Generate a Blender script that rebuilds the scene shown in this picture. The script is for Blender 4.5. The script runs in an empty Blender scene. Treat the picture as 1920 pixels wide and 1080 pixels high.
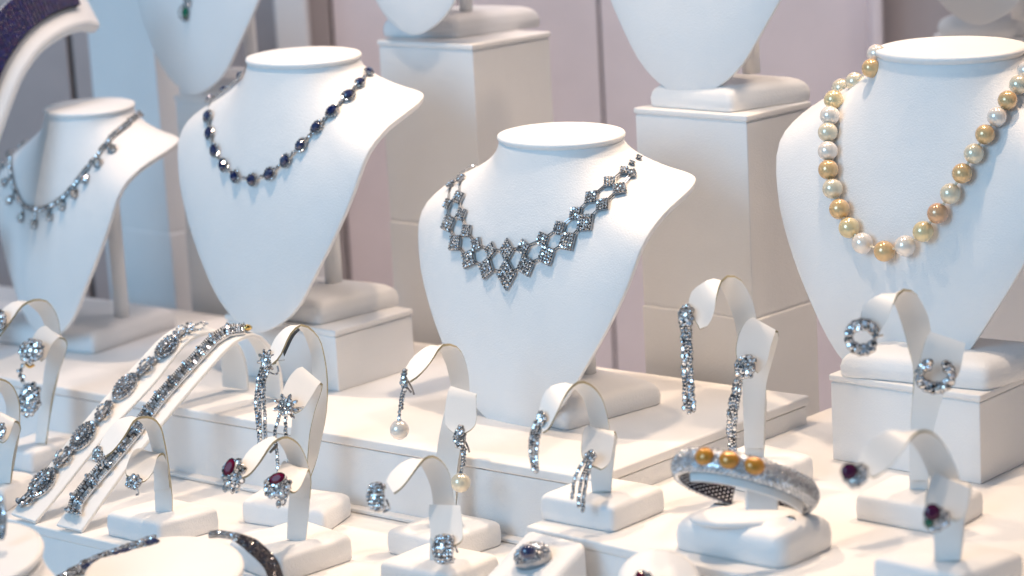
import bpy, bmesh, math, random
from mathutils import Vector, Matrix
from mathutils.bvhtree import BVHTree
R = math.radians
sc = bpy.context.scene
C = sc.collection
random.seed(7)

# ---------------------------------------------------------------- camera
F = 4600.0                      # focal length in pixels of a 1920 px wide frame
PITCH, ROLL = R(12.0), R(3.2)
CZ = 0.615
CAM = Vector((0, 0, CZ))
FW = Vector((0, math.cos(PITCH), -math.sin(PITCH)))
_r0 = Vector((1, 0, 0)); _u0 = Vector((0, math.sin(PITCH), math.cos(PITCH)))
RT = _r0 * math.cos(ROLL) - _u0 * math.sin(ROLL)
UP = _u0 * math.cos(ROLL) + _r0 * math.sin(ROLL)
cam = bpy.data.cameras.new('camera'); camo = bpy.data.objects.new('camera', cam); C.objects.link(camo)
M = Matrix((RT, UP, -FW)).transposed().to_4x4(); M.translation = CAM
camo.matrix_world = M
cam.sensor_width = 36; cam.lens = F / 1920 * 36
cam.clip_start = 0.05; cam.clip_end = 50
cam.dof.use_dof = True; cam.dof.focus_distance = 2.03; cam.dof.aperture_fstop = 4.6
sc.camera = camo

# ---------------------------------------------------------------- world, lamps, exposure
w = bpy.data.worlds.new('World'); sc.world = w; w.use_nodes = True
nt = w.node_tree; nt.nodes.clear()
N = nt.nodes.new; L = nt.links.new
wo = N('ShaderNodeOutputWorld'); bg = N('ShaderNodeBackground'); tc = N('ShaderNodeTexCoord')
sep = N('ShaderNodeSeparateXYZ'); L(tc.outputs['Generated'], sep.inputs[0])
dotn = N('ShaderNodeVectorMath'); dotn.operation = 'DOT_PRODUCT'; dotn.inputs[1].default_value = (-0.82, -0.55, 0.12)
L(tc.outputs['Generated'], dotn.inputs[0])
rp = N('ShaderNodeValToRGB'); e = rp.color_ramp.elements
e[0].position = 0.0; e[0].color = (0.66, 0.53, 0.52, 1)
e[1].position = 1.0; e[1].color = (0.46, 0.74, 1.0, 1)
x = e.new(0.45); x.color = (0.60, 0.58, 0.62, 1)
x = e.new(0.75); x.color = (0.50, 0.66, 0.84, 1)
mr = N('ShaderNodeMapRange'); mr.inputs[1].default_value = -1; mr.inputs[2].default_value = 1
L(dotn.outputs['Value'], mr.inputs[0]); L(mr.outputs[0], rp.inputs[0])
vo = N('ShaderNodeTexVoronoi'); vo.inputs['Scale'].default_value = 3.5; L(tc.outputs['Generated'], vo.inputs['Vector'])  # light and dark patches added to the surroundings for the gems to reflect
mr2 = N('ShaderNodeMapRange'); mr2.inputs[1].default_value = 0.1; mr2.inputs[2].default_value = 0.65
mr2.inputs[3].default_value = 1.9; mr2.inputs[4].default_value = 0.12
L(vo.outputs['Distance'], mr2.inputs[0])
mul = N('ShaderNodeMixRGB'); mul.blend_type = 'MULTIPLY'; mul.inputs[0].default_value = 1
L(rp.outputs[0], mul.inputs[1]); L(mr2.outputs[0], mul.inputs[2])
vo2 = N('ShaderNodeTexVoronoi'); vo2.inputs['Scale'].default_value = 5.5; L(tc.outputs['Generated'], vo2.inputs['Vector'])  # small bright spots added to the surroundings for gem sparkle
mr3 = N('ShaderNodeMapRange'); mr3.inputs[1].default_value = 0.10; mr3.inputs[2].default_value = 0.16; mr3.inputs[3].default_value = 9; mr3.inputs[4].default_value = 1
L(vo2.outputs['Distance'], mr3.inputs[0])
mul2 = N('ShaderNodeMixRGB'); mul2.blend_type = 'MULTIPLY'; mul2.inputs[0].default_value = 1
L(mul.outputs[0], mul2.inputs[1]); L(mr3.outputs[0], mul2.inputs[2]); L(mul2.outputs[0], bg.inputs[0]); bg.inputs[1].default_value = 0.58
L(bg.outputs[0], wo.inputs[0])

def area(name, loc, target, size, power, col, shape='DISK'):
    l = bpy.data.lights.new(name, 'AREA'); l.shape = shape; l.size = size; l.energy = power; l.color = col
    o = bpy.data.objects.new(name, l); C.objects.link(o); o.location = loc
    o.rotation_euler = (Vector(target) - Vector(loc)).to_track_quat('-Z', 'Y').to_euler()
    return o
area('window_daylight', (-2.9, -0.6, 1.8), (0.1, 2.4, 0.2), 2.4, 80, (0.40, 0.70, 1.0))
def spot(name, loc, target, power, col, ang=50, blend=.7, size=.04):
    l = bpy.data.lights.new(name, 'SPOT'); l.energy = power; l.color = col; l.spot_size = R(ang); l.spot_blend = blend; l.shadow_soft_size = size
    o = bpy.data.objects.new(name, l); C.objects.link(o); o.location = loc
    o.rotation_euler = (Vector(target) - Vector(loc)).to_track_quat('-Z', 'Y').to_euler()
WARM = (1.0, 0.74, 0.52)
spot('ceiling_or_fill_spot', (-0.35, 2.12, 1.75), (-0.25, 1.95, 0.0), 68, WARM)
spot('ceiling_or_fill_spot', (0.30, 2.10, 1.75), (0.15, 1.85, 0.0), 68, WARM)
spot('ceiling_or_fill_spot', (0.95, 2.30, 1.65), (0.35, 1.95, 0.0), 56, WARM)
spot('ceiling_or_fill_spot', (0.45, 2.75, 1.70), (-0.2, 2.25, 0.1), 30, (1.0, .80, .68))
spot('ceiling_or_fill_spot', (-0.45, 2.55, 1.75), (-0.5, 2.98, 0.05), 22, (1.0, .82, .78), 75, 1, .1)  # added fill lamp, brightens the left of the back wall
spot('ceiling_or_fill_spot', (0.25, 2.50, 1.75), (0.25, 2.98, 0.0), 46, (1.0, .88, .86), 75, 1, .1)  # added fill lamp, brightens the middle of the back wall
spot('ceiling_or_fill_spot', (0.75, 2.25, 1.65), (0.62, 2.55, 0.3), 26, (1.0, .90, .86), 50, 1, .1)  # added fill lamp for the far right bust
sc.view_settings.view_transform = 'Standard'; sc.view_settings.look = 'None'
sc.view_settings.exposure = 0; sc.view_settings.gamma = 1; sc.view_settings.use_curve_mapping = False
sc.cycles.max_bounces = 6; sc.cycles.use_denoising = True; sc.cycles.caustics_reflective = False; sc.cycles.caustics_refractive = False
sc.cycles.sample_clamp_indirect = 6

# ---------------------------------------------------------------- pixel <-> world helpers (used to measure where things stand)
def ray(px, py):
    return (FW + RT * ((px - 960) / F) - UP * ((py - 540) / F)).normalized()
def P(px, py, z):
    d = ray(px, py); t = (z - CZ) / d.z
    return CAM + d * t
def D(px, py, y):
    d = ray(px, py); return CAM + d * (y / d.y)
def proj(v):
    d = Vector(v) - CAM; k = d.dot(FW)
    return (960 + F * d.dot(RT) / k, 540 - F * d.dot(UP) / k)

# ---------------------------------------------------------------- materials
def mat(name, col, rough=0.5, metal=0.0, bump=0.0, bscale=400, var=0.0, coat=0.0, spec=0.5, island=None, sss=0.0):
    m = bpy.data.materials.new(name); m.use_nodes = True
    t = m.node_tree; b = t.nodes['Principled BSDF']
    b.inputs['Base Color'].default_value = (*col, 1); b.inputs['Roughness'].default_value = rough
    b.inputs['Metallic'].default_value = metal; b.inputs['Coat Weight'].default_value = coat
    b.inputs['Coat Roughness'].default_value = 0.05
    b.inputs['Specular IOR Level'].default_value = spec
    tcn = t.nodes.new('ShaderNodeTexCoord')
    if var:
        n = t.nodes.new('ShaderNodeTexNoise'); n.inputs['Scale'].default_value = 14; n.inputs['Detail'].default_value = 5
        t.links.new(tcn.outputs['Object'], n.inputs['Vector'])
        r = t.nodes.new('ShaderNodeMapRange'); r.inputs[1].default_value = .3; r.inputs[2].default_value = .7
        r.inputs[3].default_value = 1 - var; r.inputs[4].default_value = 1
        t.links.new(n.outputs['Fac'], r.inputs[0])
        mx = t.nodes.new('ShaderNodeMixRGB'); mx.blend_type = 'MULTIPLY'; mx.inputs[0].default_value = 1
        mx.inputs[1].default_value = (*col, 1); t.links.new(r.outputs[0], mx.inputs[2])
        t.links.new(mx.outputs[0], b.inputs['Base Color'])
    if island:
        g = t.nodes.new('ShaderNodeNewGeometry'); rr = t.nodes.new('ShaderNodeValToRGB')
        rr.color_ramp.interpolation = 'CONSTANT'
        el = rr.color_ramp.elements; el[0].position = 0; el[0].color = (*island[0], 1); el[1].position = 1.0 / len(island); el[1].color = (*island[1], 1)
        for i in range(2, len(island)):
            q = el.new(i / len(island)); q.color = (*island[i], 1)
        t.links.new(g.outputs['Random Per Island'], rr.inputs[0]); t.links.new(rr.outputs[0], b.inputs['Base Color'])
    if bump:
        n = t.nodes.new('ShaderNodeTexNoise'); n.inputs['Scale'].default_value = bscale; n.inputs['Detail'].default_value = 3
        t.links.new(tcn.outputs['Object'], n.inputs['Vector'])
        n2 = t.nodes.new('ShaderNodeTexNoise'); n2.inputs['Scale'].default_value = 22; n2.inputs['Detail'].default_value = 2
        t.links.new(tcn.outputs['Object'], n2.inputs['Vector'])
        ad = t.nodes.new('ShaderNodeMath'); ad.operation = 'MULTIPLY_ADD'; ad.inputs[1].default_value = 3.0
        t.links.new(n2.outputs['Fac'], ad.inputs[0]); t.links.new(n.outputs['Fac'], ad.inputs[2])
        bp = t.nodes.new('ShaderNodeBump'); bp.inputs['Strength'].default_value = bump; bp.inputs['Distance'].default_value = 0.0006
        t.links.new(ad.outputs[0], bp.inputs['Height']); t.links.new(bp.outputs[0], b.inputs['Normal'])
    return m
LEATHER = mat('white_leatherette', (0.80, 0.80, 0.80), 0.50, bump=0.6, bscale=700, var=0.04)
LID = mat('white_lid', (0.80, 0.79, 0.78), 0.42, bump=0.3, bscale=600, var=0.05)
STRAPM = mat('white_strap', (0.82, 0.81, 0.79), 0.42, bump=0.15, bscale=900)
EDGE = mat('beige_cut_edge', (0.34, 0.30, 0.19), 0.7, bump=0.4, bscale=1500)
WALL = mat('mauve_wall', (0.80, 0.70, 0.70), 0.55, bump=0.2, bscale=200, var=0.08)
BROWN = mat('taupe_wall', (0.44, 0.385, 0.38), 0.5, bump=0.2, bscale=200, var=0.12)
DARK = mat('dark_gap', (0.04, 0.035, 0.035), 0.5)
SILVER = mat('white_gold', (0.62, 0.63, 0.65), 0.16, 1.0)
DSIL = mat('dark_silver', (0.42, 0.42, 0.43), 0.22, 1.0)
GOLD = mat('yellow_gold', (0.75, 0.50, 0.18), 0.15, 1.0)
DIAM = mat('diamond', (0.8, 0.85, 0.9), 0.03, 0.85, island=[(.16, .165, .175), (.62, .64, .66), (.88, .9, .92), (.40, .41, .43), (.95, .95, .95), (.66, .72, .80), (.78, .71, .64)])  # facet colours vary to paint in the stone's inner reflections
PAVE = mat('pave_diamond', (0.8, 0.85, 0.9), 0.24, 0.85, island=[(.24, .25, .27), (.52, .55, .59), (.8, .83, .86), (.38, .40, .44)])  # dark and bright facet colours stand in for reflections, as in diamond
SAPH = mat('sapphire', (0.002, 0.009, 0.07), 0.05, 0.0, coat=1.0, spec=0.9)
RUBY = mat('ruby', (0.11, 0.001, 0.024), 0.14, 0.0, spec=0.35)
PLUM = mat('purple_stone', (0.07, 0.001, 0.035), 0.12, 0.0, spec=0.5)
EMER = mat('emerald', (0.0, 0.12, 0.06), 0.05, 0.0, coat=1.0, spec=0.9)
AMBER = mat('yellow_stone', (0.50, 0.22, 0.015), 0.10, 0.25, coat=1.0)
BLUEB = mat('blue_stones', (0.01, 0.015, 0.12), 0.45, 0.0, spec=.35, island=[(.006, .008, .06), (.012, .014, .11), (.006, .012, .05), (.04, .012, .06)])
BLACKST = mat('black_stones', (0.02, 0.02, 0.03), 0.18, 0.2, coat=0.5, island=[(.02, .02, .03), (.05, .05, .06), (.01, .01, .03), (.12, .10, .09)])
BLACK = mat('black_tape', (0.02, 0.02, 0.02), 0.5)
def pearl(name, c, c2):
    m = mat(name, c, 0.17, 0.28, coat=0.9); t = m.node_tree; b = t.nodes['Principled BSDF']
    lw = t.nodes.new('ShaderNodeLayerWeight'); lw.inputs[0].default_value = 0.45
    mx = t.nodes.new('ShaderNodeMixRGB'); mx.inputs[1].default_value = (*c, 1); mx.inputs[2].default_value = (*c2, 1)
    t.links.new(lw.outputs['Facing'], mx.inputs[0]); t.links.new(mx.outputs[0], b.inputs['Base Color'])
    b.inputs['Coat Roughness'].default_value = 0.08
    return m
PW = pearl('white_pearl', (0.86, 0.79, 0.70), (0.90, 0.78, 0.70))
PC = pearl('cream_pearl', (0.74, 0.68, 0.52), (0.82, 0.68, 0.50))
PG = pearl('gold_pearl', (0.72, 0.50, 0.25), (0.74, 0.44, 0.20))
PL = pearl('light_gold_pearl', (0.74, 0.62, 0.36), (0.80, 0.60, 0.32))
PR = pearl('rose_gold_pearl', (0.66, 0.42, 0.24), (0.66, 0.34, 0.20))

# ---------------------------------------------------------------- mesh helpers
class MB:
    def __init__(s): s.v = []; s.f = []; s.m = []
    def add(s, vs, fs, mi=0):
        o = len(s.v); s.v += [Vector(v) for v in vs]; s.f += [tuple(i + o for i in f) for f in fs]; s.m += [mi] * len(fs)
    def tube(s, pts, r, n=8, mi=0, closed=False):
        pts = [Vector(p) for p in pts]; k = len(pts); vs = []; u = None
        for i, p in enumerate(pts):
            a = pts[max(i - 1, 0)] if not closed else pts[i - 1]; b = pts[min(i + 1, k - 1)] if not closed else pts[(i + 1) % k]
            t = (b - a).normalized()
            if u is None: u = t.orthogonal().normalized()
            u = (u - t * u.dot(t)).normalized(); w_ = t.cross(u)
            rr = r[i] if isinstance(r, (list, tuple)) else r
            for j in range(n):
                g = 2 * math.pi * j / n; vs.append(p + u * math.cos(g) * rr + w_ * math.sin(g) * rr)
        fs = []
        for i in range(k if closed else k - 1):
            for j in range(n):
                a, b = i * n + j, i * n + (j + 1) % n; c, d = ((i + 1) % k) * n + (j + 1) % n, ((i + 1) % k) * n + j
                fs.append((a, b, c, d))
        if not closed: fs += [tuple(range(n))[::-1], tuple(range((k - 1) * n, k * n))]
        s.add(vs, fs, mi)
    def ball(s, c, r, mi=0, nu=16, nv=10, ax=None):
        c = Vector(c); X, Y, Z = ax if ax else (Vector((1, 0, 0)), Vector((0, 1, 0)), Vector((0, 0, 1)))
        if not isinstance(r, (tuple, list)): r = (r, r, r)
        vs = [c + Z * r[2]]
        for i in range(1, nv):
            a = math.pi * i / nv
            for j in range(nu):
                b = 2 * math.pi * j / nu
                vs.append(c + X * (r[0] * math.sin(a) * math.cos(b)) + Y * (r[1] * math.sin(a) * math.sin(b)) + Z * (r[2] * math.cos(a)))
        vs.append(c - Z * r[2]); fs = []; last = len(vs) - 1
        for j in range(nu):
            fs.append((0, 1 + j, 1 + (j + 1) % nu))
            fs.append((last, last - nu + (j + 1) % nu, last - nu + j))
        for i in range(nv - 2):
            for j in range(nu):
                a = 1 + i * nu; fs.append((a + j, a + nu + j, a + nu + (j + 1) % nu, a + (j + 1) % nu))
        s.add(vs, fs, mi)
    def gem(s, c, n, rx, ry=None, t=None, mi=0, seat=1, n8=8, h=0.45):
        """faceted stone in a little metal seat: c girdle centre, n facing, t long axis"""
        ry = ry or rx; c = Vector(c); n = Vector(n).normalized()
        t = Vector(t) if t is not None else n.orthogonal()
        t = (t - n * t.dot(n)); t = t.normalized() if t.length > 1e-6 else n.orthogonal().normalized(); b = n.cross(t); k = min(rx, ry)
        g = [c + t * rx * math.cos(2 * math.pi * i / n8) + b * ry * math.sin(2 * math.pi * i / n8) for i in range(n8)]
        tb = [c + n * k * h + (t * rx * math.cos(2 * math.pi * (i + .5) / n8) + b * ry * math.sin(2 * math.pi * (i + .5) / n8)) * .58 for i in range(n8)]
        vs = g + tb; fs = [tuple(range(n8, 2 * n8))]
        for i in range(n8):
            j = (i + 1) % n8; fs += [(i, j, n8 + i), (j, n8 + j, n8 + i)]
        # separate islands, so diamond facets get random tones imitating inner reflections
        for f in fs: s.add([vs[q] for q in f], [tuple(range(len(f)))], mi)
        if seat is not None:
            o1 = [c + (t * rx * math.cos(2 * math.pi * i / n8) + b * ry * math.sin(2 * math.pi * i / n8)) * 1.12 + n * k * .05 for i in range(n8)]
            o2 = [c + (t * rx * math.cos(2 * math.pi * i / n8) + b * ry * math.sin(2 * math.pi * i / n8)) * .95 - n * k * .7 for i in range(n8)]
            s.add(o1 + o2, [(i, (i + 1) % n8, n8 + (i + 1) % n8, n8 + i) for i in range(n8)] + [tuple(range(n8, 2 * n8))], seat)
    def box(s, c, X, Y, Z, mi=0):
        c = Vector(c); vs = []
        for a in (-1, 1):
            for b in (-1, 1):
                for d in (-1, 1): vs.append(c + X * a + Y * b + Z * d)
        s.add(vs, [(0, 1, 3, 2), (4, 6, 7, 5), (0, 4, 5, 1), (2, 3, 7, 6), (0, 2, 6, 4), (1, 5, 7, 3)], mi)

def build(name, mb, mats, parent=None, smooth=False, bevel=0, seg=3, solid=0, autosm=None):
    me = bpy.data.meshes.new(name); org = parent_loc(parent)
    me.from_pydata([v - org for v in mb.v], [], mb.f); me.update()
    bm = bmesh.new(); bm.from_mesh(me)
    if autosm != 'keep': bmesh.ops.recalc_face_normals(bm, faces=bm.faces)
    bm.to_mesh(me); bm.free()
    for m in (mats if isinstance(mats, (list, tuple)) else [mats]): me.materials.append(m)
    me.polygons.foreach_set('material_index', mb.m)
    if smooth: me.polygons.foreach_set('use_smooth', [True] * len(me.polygons))
    me.update()
    o = bpy.data.objects.new(name, me); C.objects.link(o)
    if parent: o.parent = parent
    if solid:
        q = o.modifiers.new('thickness', 'SOLIDIFY'); q.thickness = solid; q.offset = -1
    if bevel:
        q = o.modifiers.new('soft_edge', 'BEVEL'); q.width = bevel; q.segments = seg; q.limit_method = 'ANGLE'; q.angle_limit = R(30)
        me.polygons.foreach_set('use_smooth', [True] * len(me.polygons))
        q2 = o.modifiers.new('wn', 'WEIGHTED_NORMAL'); q2.keep_sharp = True
    return o
def parent_loc(p):
    v = Vector((0, 0, 0))
    while p: v = v + p.location; p = p.parent
    return v
def thing(name, label, cat, loc, group=None):
    o = bpy.data.objects.new(name, None); C.objects.link(o); o.empty_display_size = .02
    o.location = loc; o['label'] = label; o['category'] = cat
    if group: o['group'] = group
    return o
def struct(name, mb, mats, bevel=0):
    o = build(name, mb, mats, bevel=bevel); o['kind'] = 'structure'; return o
def cr(pts, n):
    """Catmull-Rom resample of a list of tuples/vectors to n points, evenly by arc length"""
    pts = [Vector(p) for p in pts]; m = len(pts); out = []
    for i in range(m - 1):
        p0 = pts[max(i - 1, 0)]; p1 = pts[i]; p2 = pts[i + 1]; p3 = pts[min(i + 2, m - 1)]
        for k in range(8):
            t = k / 8
            out.append(.5 * ((2 * p1) + (p2 - p0) * t + (2 * p0 - 5 * p1 + 4 * p2 - p3) * t * t + (3 * p1 - p0 - 3 * p2 + p3) * t ** 3))
    out.append(pts[-1]); ln = [0]
    for a, b in zip(out, out[1:]): ln.append(ln[-1] + (b - a).length)
    res = []; j = 0
    for i in range(n):
        s = ln[-1] * i / (n - 1)
        while j < len(out) - 2 and ln[j + 1] < s: j += 1
        d = ln[j + 1] - ln[j]; res.append(out[j].lerp(out[j + 1], (s - ln[j]) / d if d > 1e-12 else 0))
    return res

PSI = 41.7
def dirs(psi=PSI):
    a = Vector((math.cos(R(psi)), -math.sin(R(psi)), 0)); f = Vector((-math.sin(R(psi)), -math.cos(R(psi)), 0)); return a, f
A_, F_ = dirs()

def prism(mb, corners, z0, z1, mi=0):
    n = len(corners); vs = [Vector((c.x, c.y, z0)) for c in corners] + [Vector((c.x, c.y, z1)) for c in corners]
    mb.add(vs, [tuple(range(n))[::-1], tuple(range(n, 2 * n))] + [(i, (i + 1) % n, n + (i + 1) % n, n + i) for i in range(n)], mi)
def inset(cs, d):
    c = sum(cs, Vector()) / len(cs)
    return [c + (p - c) * (1 - d / (p - c).length) for p in cs]
def solve_len(p0, d, px):
    lo, hi = 0.001, 1.5
    s = 1 if proj(p0 + d * .1)[0] > proj(p0)[0] else -1
    for _ in range(50):
        m = (lo + hi) / 2
        if (proj(p0 + d * m)[0] - px) * s < 0: lo = m
        else: hi = m
    return lo
def riser(label, front, lx, rx, z0, y=None, ztop=None, psi=PSI, seam=None, cat='riser', name='display_riser', lid=.006, group='white leatherette display boxes'):
    """front: pixel of the nearest top corner; lx, rx: pixel columns of the left and right top corners"""
    if ztop is None: Fp = D(front[0], front[1], y)
    else: Fp = P(front[0], front[1], ztop)
    a, f = dirs(psi)
    wl = solve_len(Fp, -a, lx); wr = solve_len(Fp, -f, rx); zt = Fp.z
    cs = [Fp, Fp - f * wr, Fp - f * wr - a * wl, Fp - a * wl]
    ctr = sum(cs, Vector()) / 4
    t = thing(name, label, cat, (ctr.x, ctr.y, z0), group)
    m = MB(); prism(m, cs, zt - lid + .0006, zt); build('lid', m, LID, t, bevel=.0015)
    ins = inset(cs, .0016)
    if seam:
        zs = seam
        m = MB(); prism(m, ins, zs + .0016, zt - lid - .0006); build('upper_box', m, LEATHER, t, bevel=.0012)
        m = MB(); prism(m, inset(cs, .003), zs - .003, zs + .0026); build('seam_strip', m, LEATHER, t)
        m = MB(); prism(m, cs, z0, zs); build('lower_box', m, LEATHER, t, bevel=.002)
    else:
        m = MB(); prism(m, ins, z0, zt - lid - .0006); build('body', m, LEATHER, t, bevel=.0012)
    m = MB(); prism(m, inset(cs, .0035), zt - lid - .002, zt - lid + .001); build('gap_strip', m, LEATHER, t)
    return t, cs, zt
# ---------------------------------------------------------------- the setting
ZS, ZR = 0.065, 0.040          # step top, right platform top
m = MB()
c0 = P(33, 977, 0); c1 = P(233, 1023, 0); dd = (c1 - c0).normalized(); nn = Vector((-dd.y, dd.x, 0))
if nn.y < 0: nn = -nn
p0 = c0 - dd * .8; p1 = c0 + dd * 2.6
ZL = -.25                       # the shelf in front of and behind the table
cR = P(1518, 741, ZS); cF = P(1111, 897, ZS); aA = (cF - P(330, 763, ZS)); aA.z = 0; aA.normalize()
tb = lambda p: p + nn * ((cR - p).dot(nn) - .012)
prism(m, [p0, p1, tb(p1), tb(p0)], -.009, 0); struct('table_top', m, LID, bevel=.002)
m = MB(); q = .0025
prism(m, [p0 + nn * q, p1 + nn * q, tb(p1) - nn * q, tb(p0) - nn * q], ZL, -.0095); struct('table_front', m, LEATHER, bevel=.001)
m = MB(); prism(m, [Vector((-2, .6, 0)), Vector((2.5, .6, 0)), Vector((2.5, 6, 0)), Vector((-2, 6, 0))], ZL - .02, ZL - .001); struct('lower_shelf', m, LID)

# the long low step
cF = P(1111, 897, ZS); cR = P(1518, 741, ZS); bl = P(278, 575, ZS)
aA = (cF - P(330, 763, ZS)); aA.z = 0; aA.normalize()
aB = (P(1518, 741, ZS) - cF).normalized()
back = P(1120, 688, ZS); 
cs = [cF, cR, cR - aA * 1.75, cF - aA * 1.75]
t = thing('display_step', 'long low white step running across the window under the three left busts', 'step', (cF.x - .3, cF.y + .2, 0))
m = MB(); prism(m, cs, ZS - .0085, ZS); build('lid', m, LID, t, bevel=.002)
ic = [cF - aA * .002 + aB * .002, cR - aA * .002 - aB * .002, cR - aA * 1.748 - aB * .002, cF - aA * 1.748 + aB * .002]
m = MB(); prism(m, ic, 0, ZS - .0095); build('body', m, LEATHER, t, bevel=.001)
m = MB(); prism(m, inset(ic, .004), ZS - .0105, ZS - .008); build('gap_strip', m, DSIL, t)
m = MB(); prism(m, [cF + Vector((0, -.009, 0)) , cF + aB * .02 + Vector((0.006,-.003,0)), cF + aB * .02 - aA * 1.75, cF - aA * 1.75 + Vector((0, -.009, 0))], 0.0005, .004); build('base_trim', m, LID, t, bevel=.001)
print('STEP', cF, cR, 'back proj', proj(cR - aA * .3), proj(cR - aA * .9), 'angA', math.degrees(math.atan2(-aA.y, aA.x)), 'angB', math.degrees(math.atan2(aB.y, aB.x)), 'backedge', P(777, 643, ZS), back)

# right platform
pl = P(985, 986, ZR); pr = P(1553, 765, ZR); f1 = P(1103, 1010, ZR); f2 = P(1200, 1032, ZR)
fa = (f2 - f1).normalized()
pb = (pr - pl).normalized()
t = thing('display_platform', 'low white platform on the right carrying the pearl bust and bangle cushion', 'platform', (f1.x + .3, f1.y + .2, 0))
cs = [pl, pl + fa * 1.1, pl + fa * 1.1 + pb * .43, pl + pb * .43]
m = MB(); prism(m, cs, ZR - .008, ZR); build('lid', m, LID, t, bevel=.002)
m = MB(); prism(m, [c + fa * s * .002 + pb * r_ * .002 for c, s, r_ in zip(cs, (1, -1, -1, 1), (1, 1, -1, -1))], 0, ZR - .0085); build('body', m, LEATHER, t, bevel=.001)
print('PLAT', pl, pr, 'ang', math.degrees(math.atan2(-fa.y, fa.x)), math.degrees(math.atan2(pb.y, pb.x)))

# plinths and boxes
def seamz(px, py, y): return D(px, py, y).z
yc = P(885, 657, ZS).y + .02
tall_c, cc, zc = riser('tall white plinth behind the middle bust with a seam low down', (885, 84), 706, 1033, ZL, y=yc, seam=seamz(790, 424, yc + .05), psi=44, name='display_plinth', cat='plinth', group='tall white plinths')
print('plinth c', cc, zc, [proj(c) for c in cc])
yr = P(1400, 722, ZS).y + .012
tall_r, cr_, zr = riser('tall white plinth behind the tassel earrings topped by a wide bust', (1400, 217), 1187, 1521, ZL, y=yr, seam=seamz(1400, 602, yr), psi=44, name='display_plinth', cat='plinth', group='tall white plinths')
print('plinth r', cr_, zr, [proj(c) for c in cr_])
yl = P(452, 600, ZS).y + .02
tall_l, cl_, zl = riser('tall white plinth between the two left busts under the emerald pendant bust', (452, 190), 325, 560, ZL, y=yl, seam=seamz(452, 450, yl), psi=44, name='display_plinth', cat='plinth', group='tall white plinths')
print('plinth l', cl_, zl)
yb = 2.68
tall_b, cb_, zb = riser('tallest white plinth at the far left, its top above the picture', (276, -60), 150, 345, ZL, y=yb, seam=seamz(276, 442, yb), psi=44, name='display_plinth', cat='plinth', group='tall white plinths')
box2, cx2, z2 = riser('square white box under the sapphire necklace bust', (628, 621), 420, 775, ZS, ztop=None, y=P(628, 736, ZS).y)
print('box2', cx2, z2)
box4, cx4, z4 = riser('square white box under the pearl necklace bust', (1838, 742), 1553, 1990, ZR, ztop=ZR + .073)
print('box4', cx4, z4, [proj(c) for c in cx4], proj(Vector((cx4[0].x, cx4[0].y, ZR))))
tall_t, ct_, zt_ = riser('white plinth in the top right corner under the farthest bust', (1960, 72), 1750, 2100, ZL, y=2.50, psi=44, name='display_plinth', cat='plinth', group='tall white plinths')

# back wall of panels
Yw = 2.98
m = MB(); a = D(-500, 540, Yw).x; b = D(2400, 540, Yw).x
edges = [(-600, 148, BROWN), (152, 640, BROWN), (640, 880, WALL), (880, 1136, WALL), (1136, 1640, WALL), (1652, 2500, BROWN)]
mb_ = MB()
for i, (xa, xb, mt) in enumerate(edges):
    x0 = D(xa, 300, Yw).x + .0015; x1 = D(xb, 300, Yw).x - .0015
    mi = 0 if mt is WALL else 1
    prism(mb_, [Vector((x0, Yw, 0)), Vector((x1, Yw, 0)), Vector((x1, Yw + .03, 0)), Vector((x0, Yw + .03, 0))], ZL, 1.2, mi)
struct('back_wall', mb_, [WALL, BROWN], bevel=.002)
m = MB(); prism(m, [Vector((-1.5, Yw + .035, 0)), Vector((1.6, Yw + .035, 0)), Vector((1.6, Yw + .05, 0)), Vector((-1.5, Yw + .05, 0))], ZL, 1.2); struct('wall_gap', m, DARK)
for k_, (xx, ww, mt) in enumerate([(546, 30, LEATHER), (1646, 10, WALL)]):
    x0 = D(xx - ww, 50, Yw - .05).x; x1 = D(xx + ww, 50, Yw - .05).x
    m = MB(); prism(m, [Vector((x0, Yw - .05, 0)), Vector((x1, Yw - .05, 0)), Vector((x1, Yw - .002, 0)), Vector((x0, Yw - .002, 0))], ZL, 1.2)
    struct('wall_post', m, mt, bevel=.003)

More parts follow.
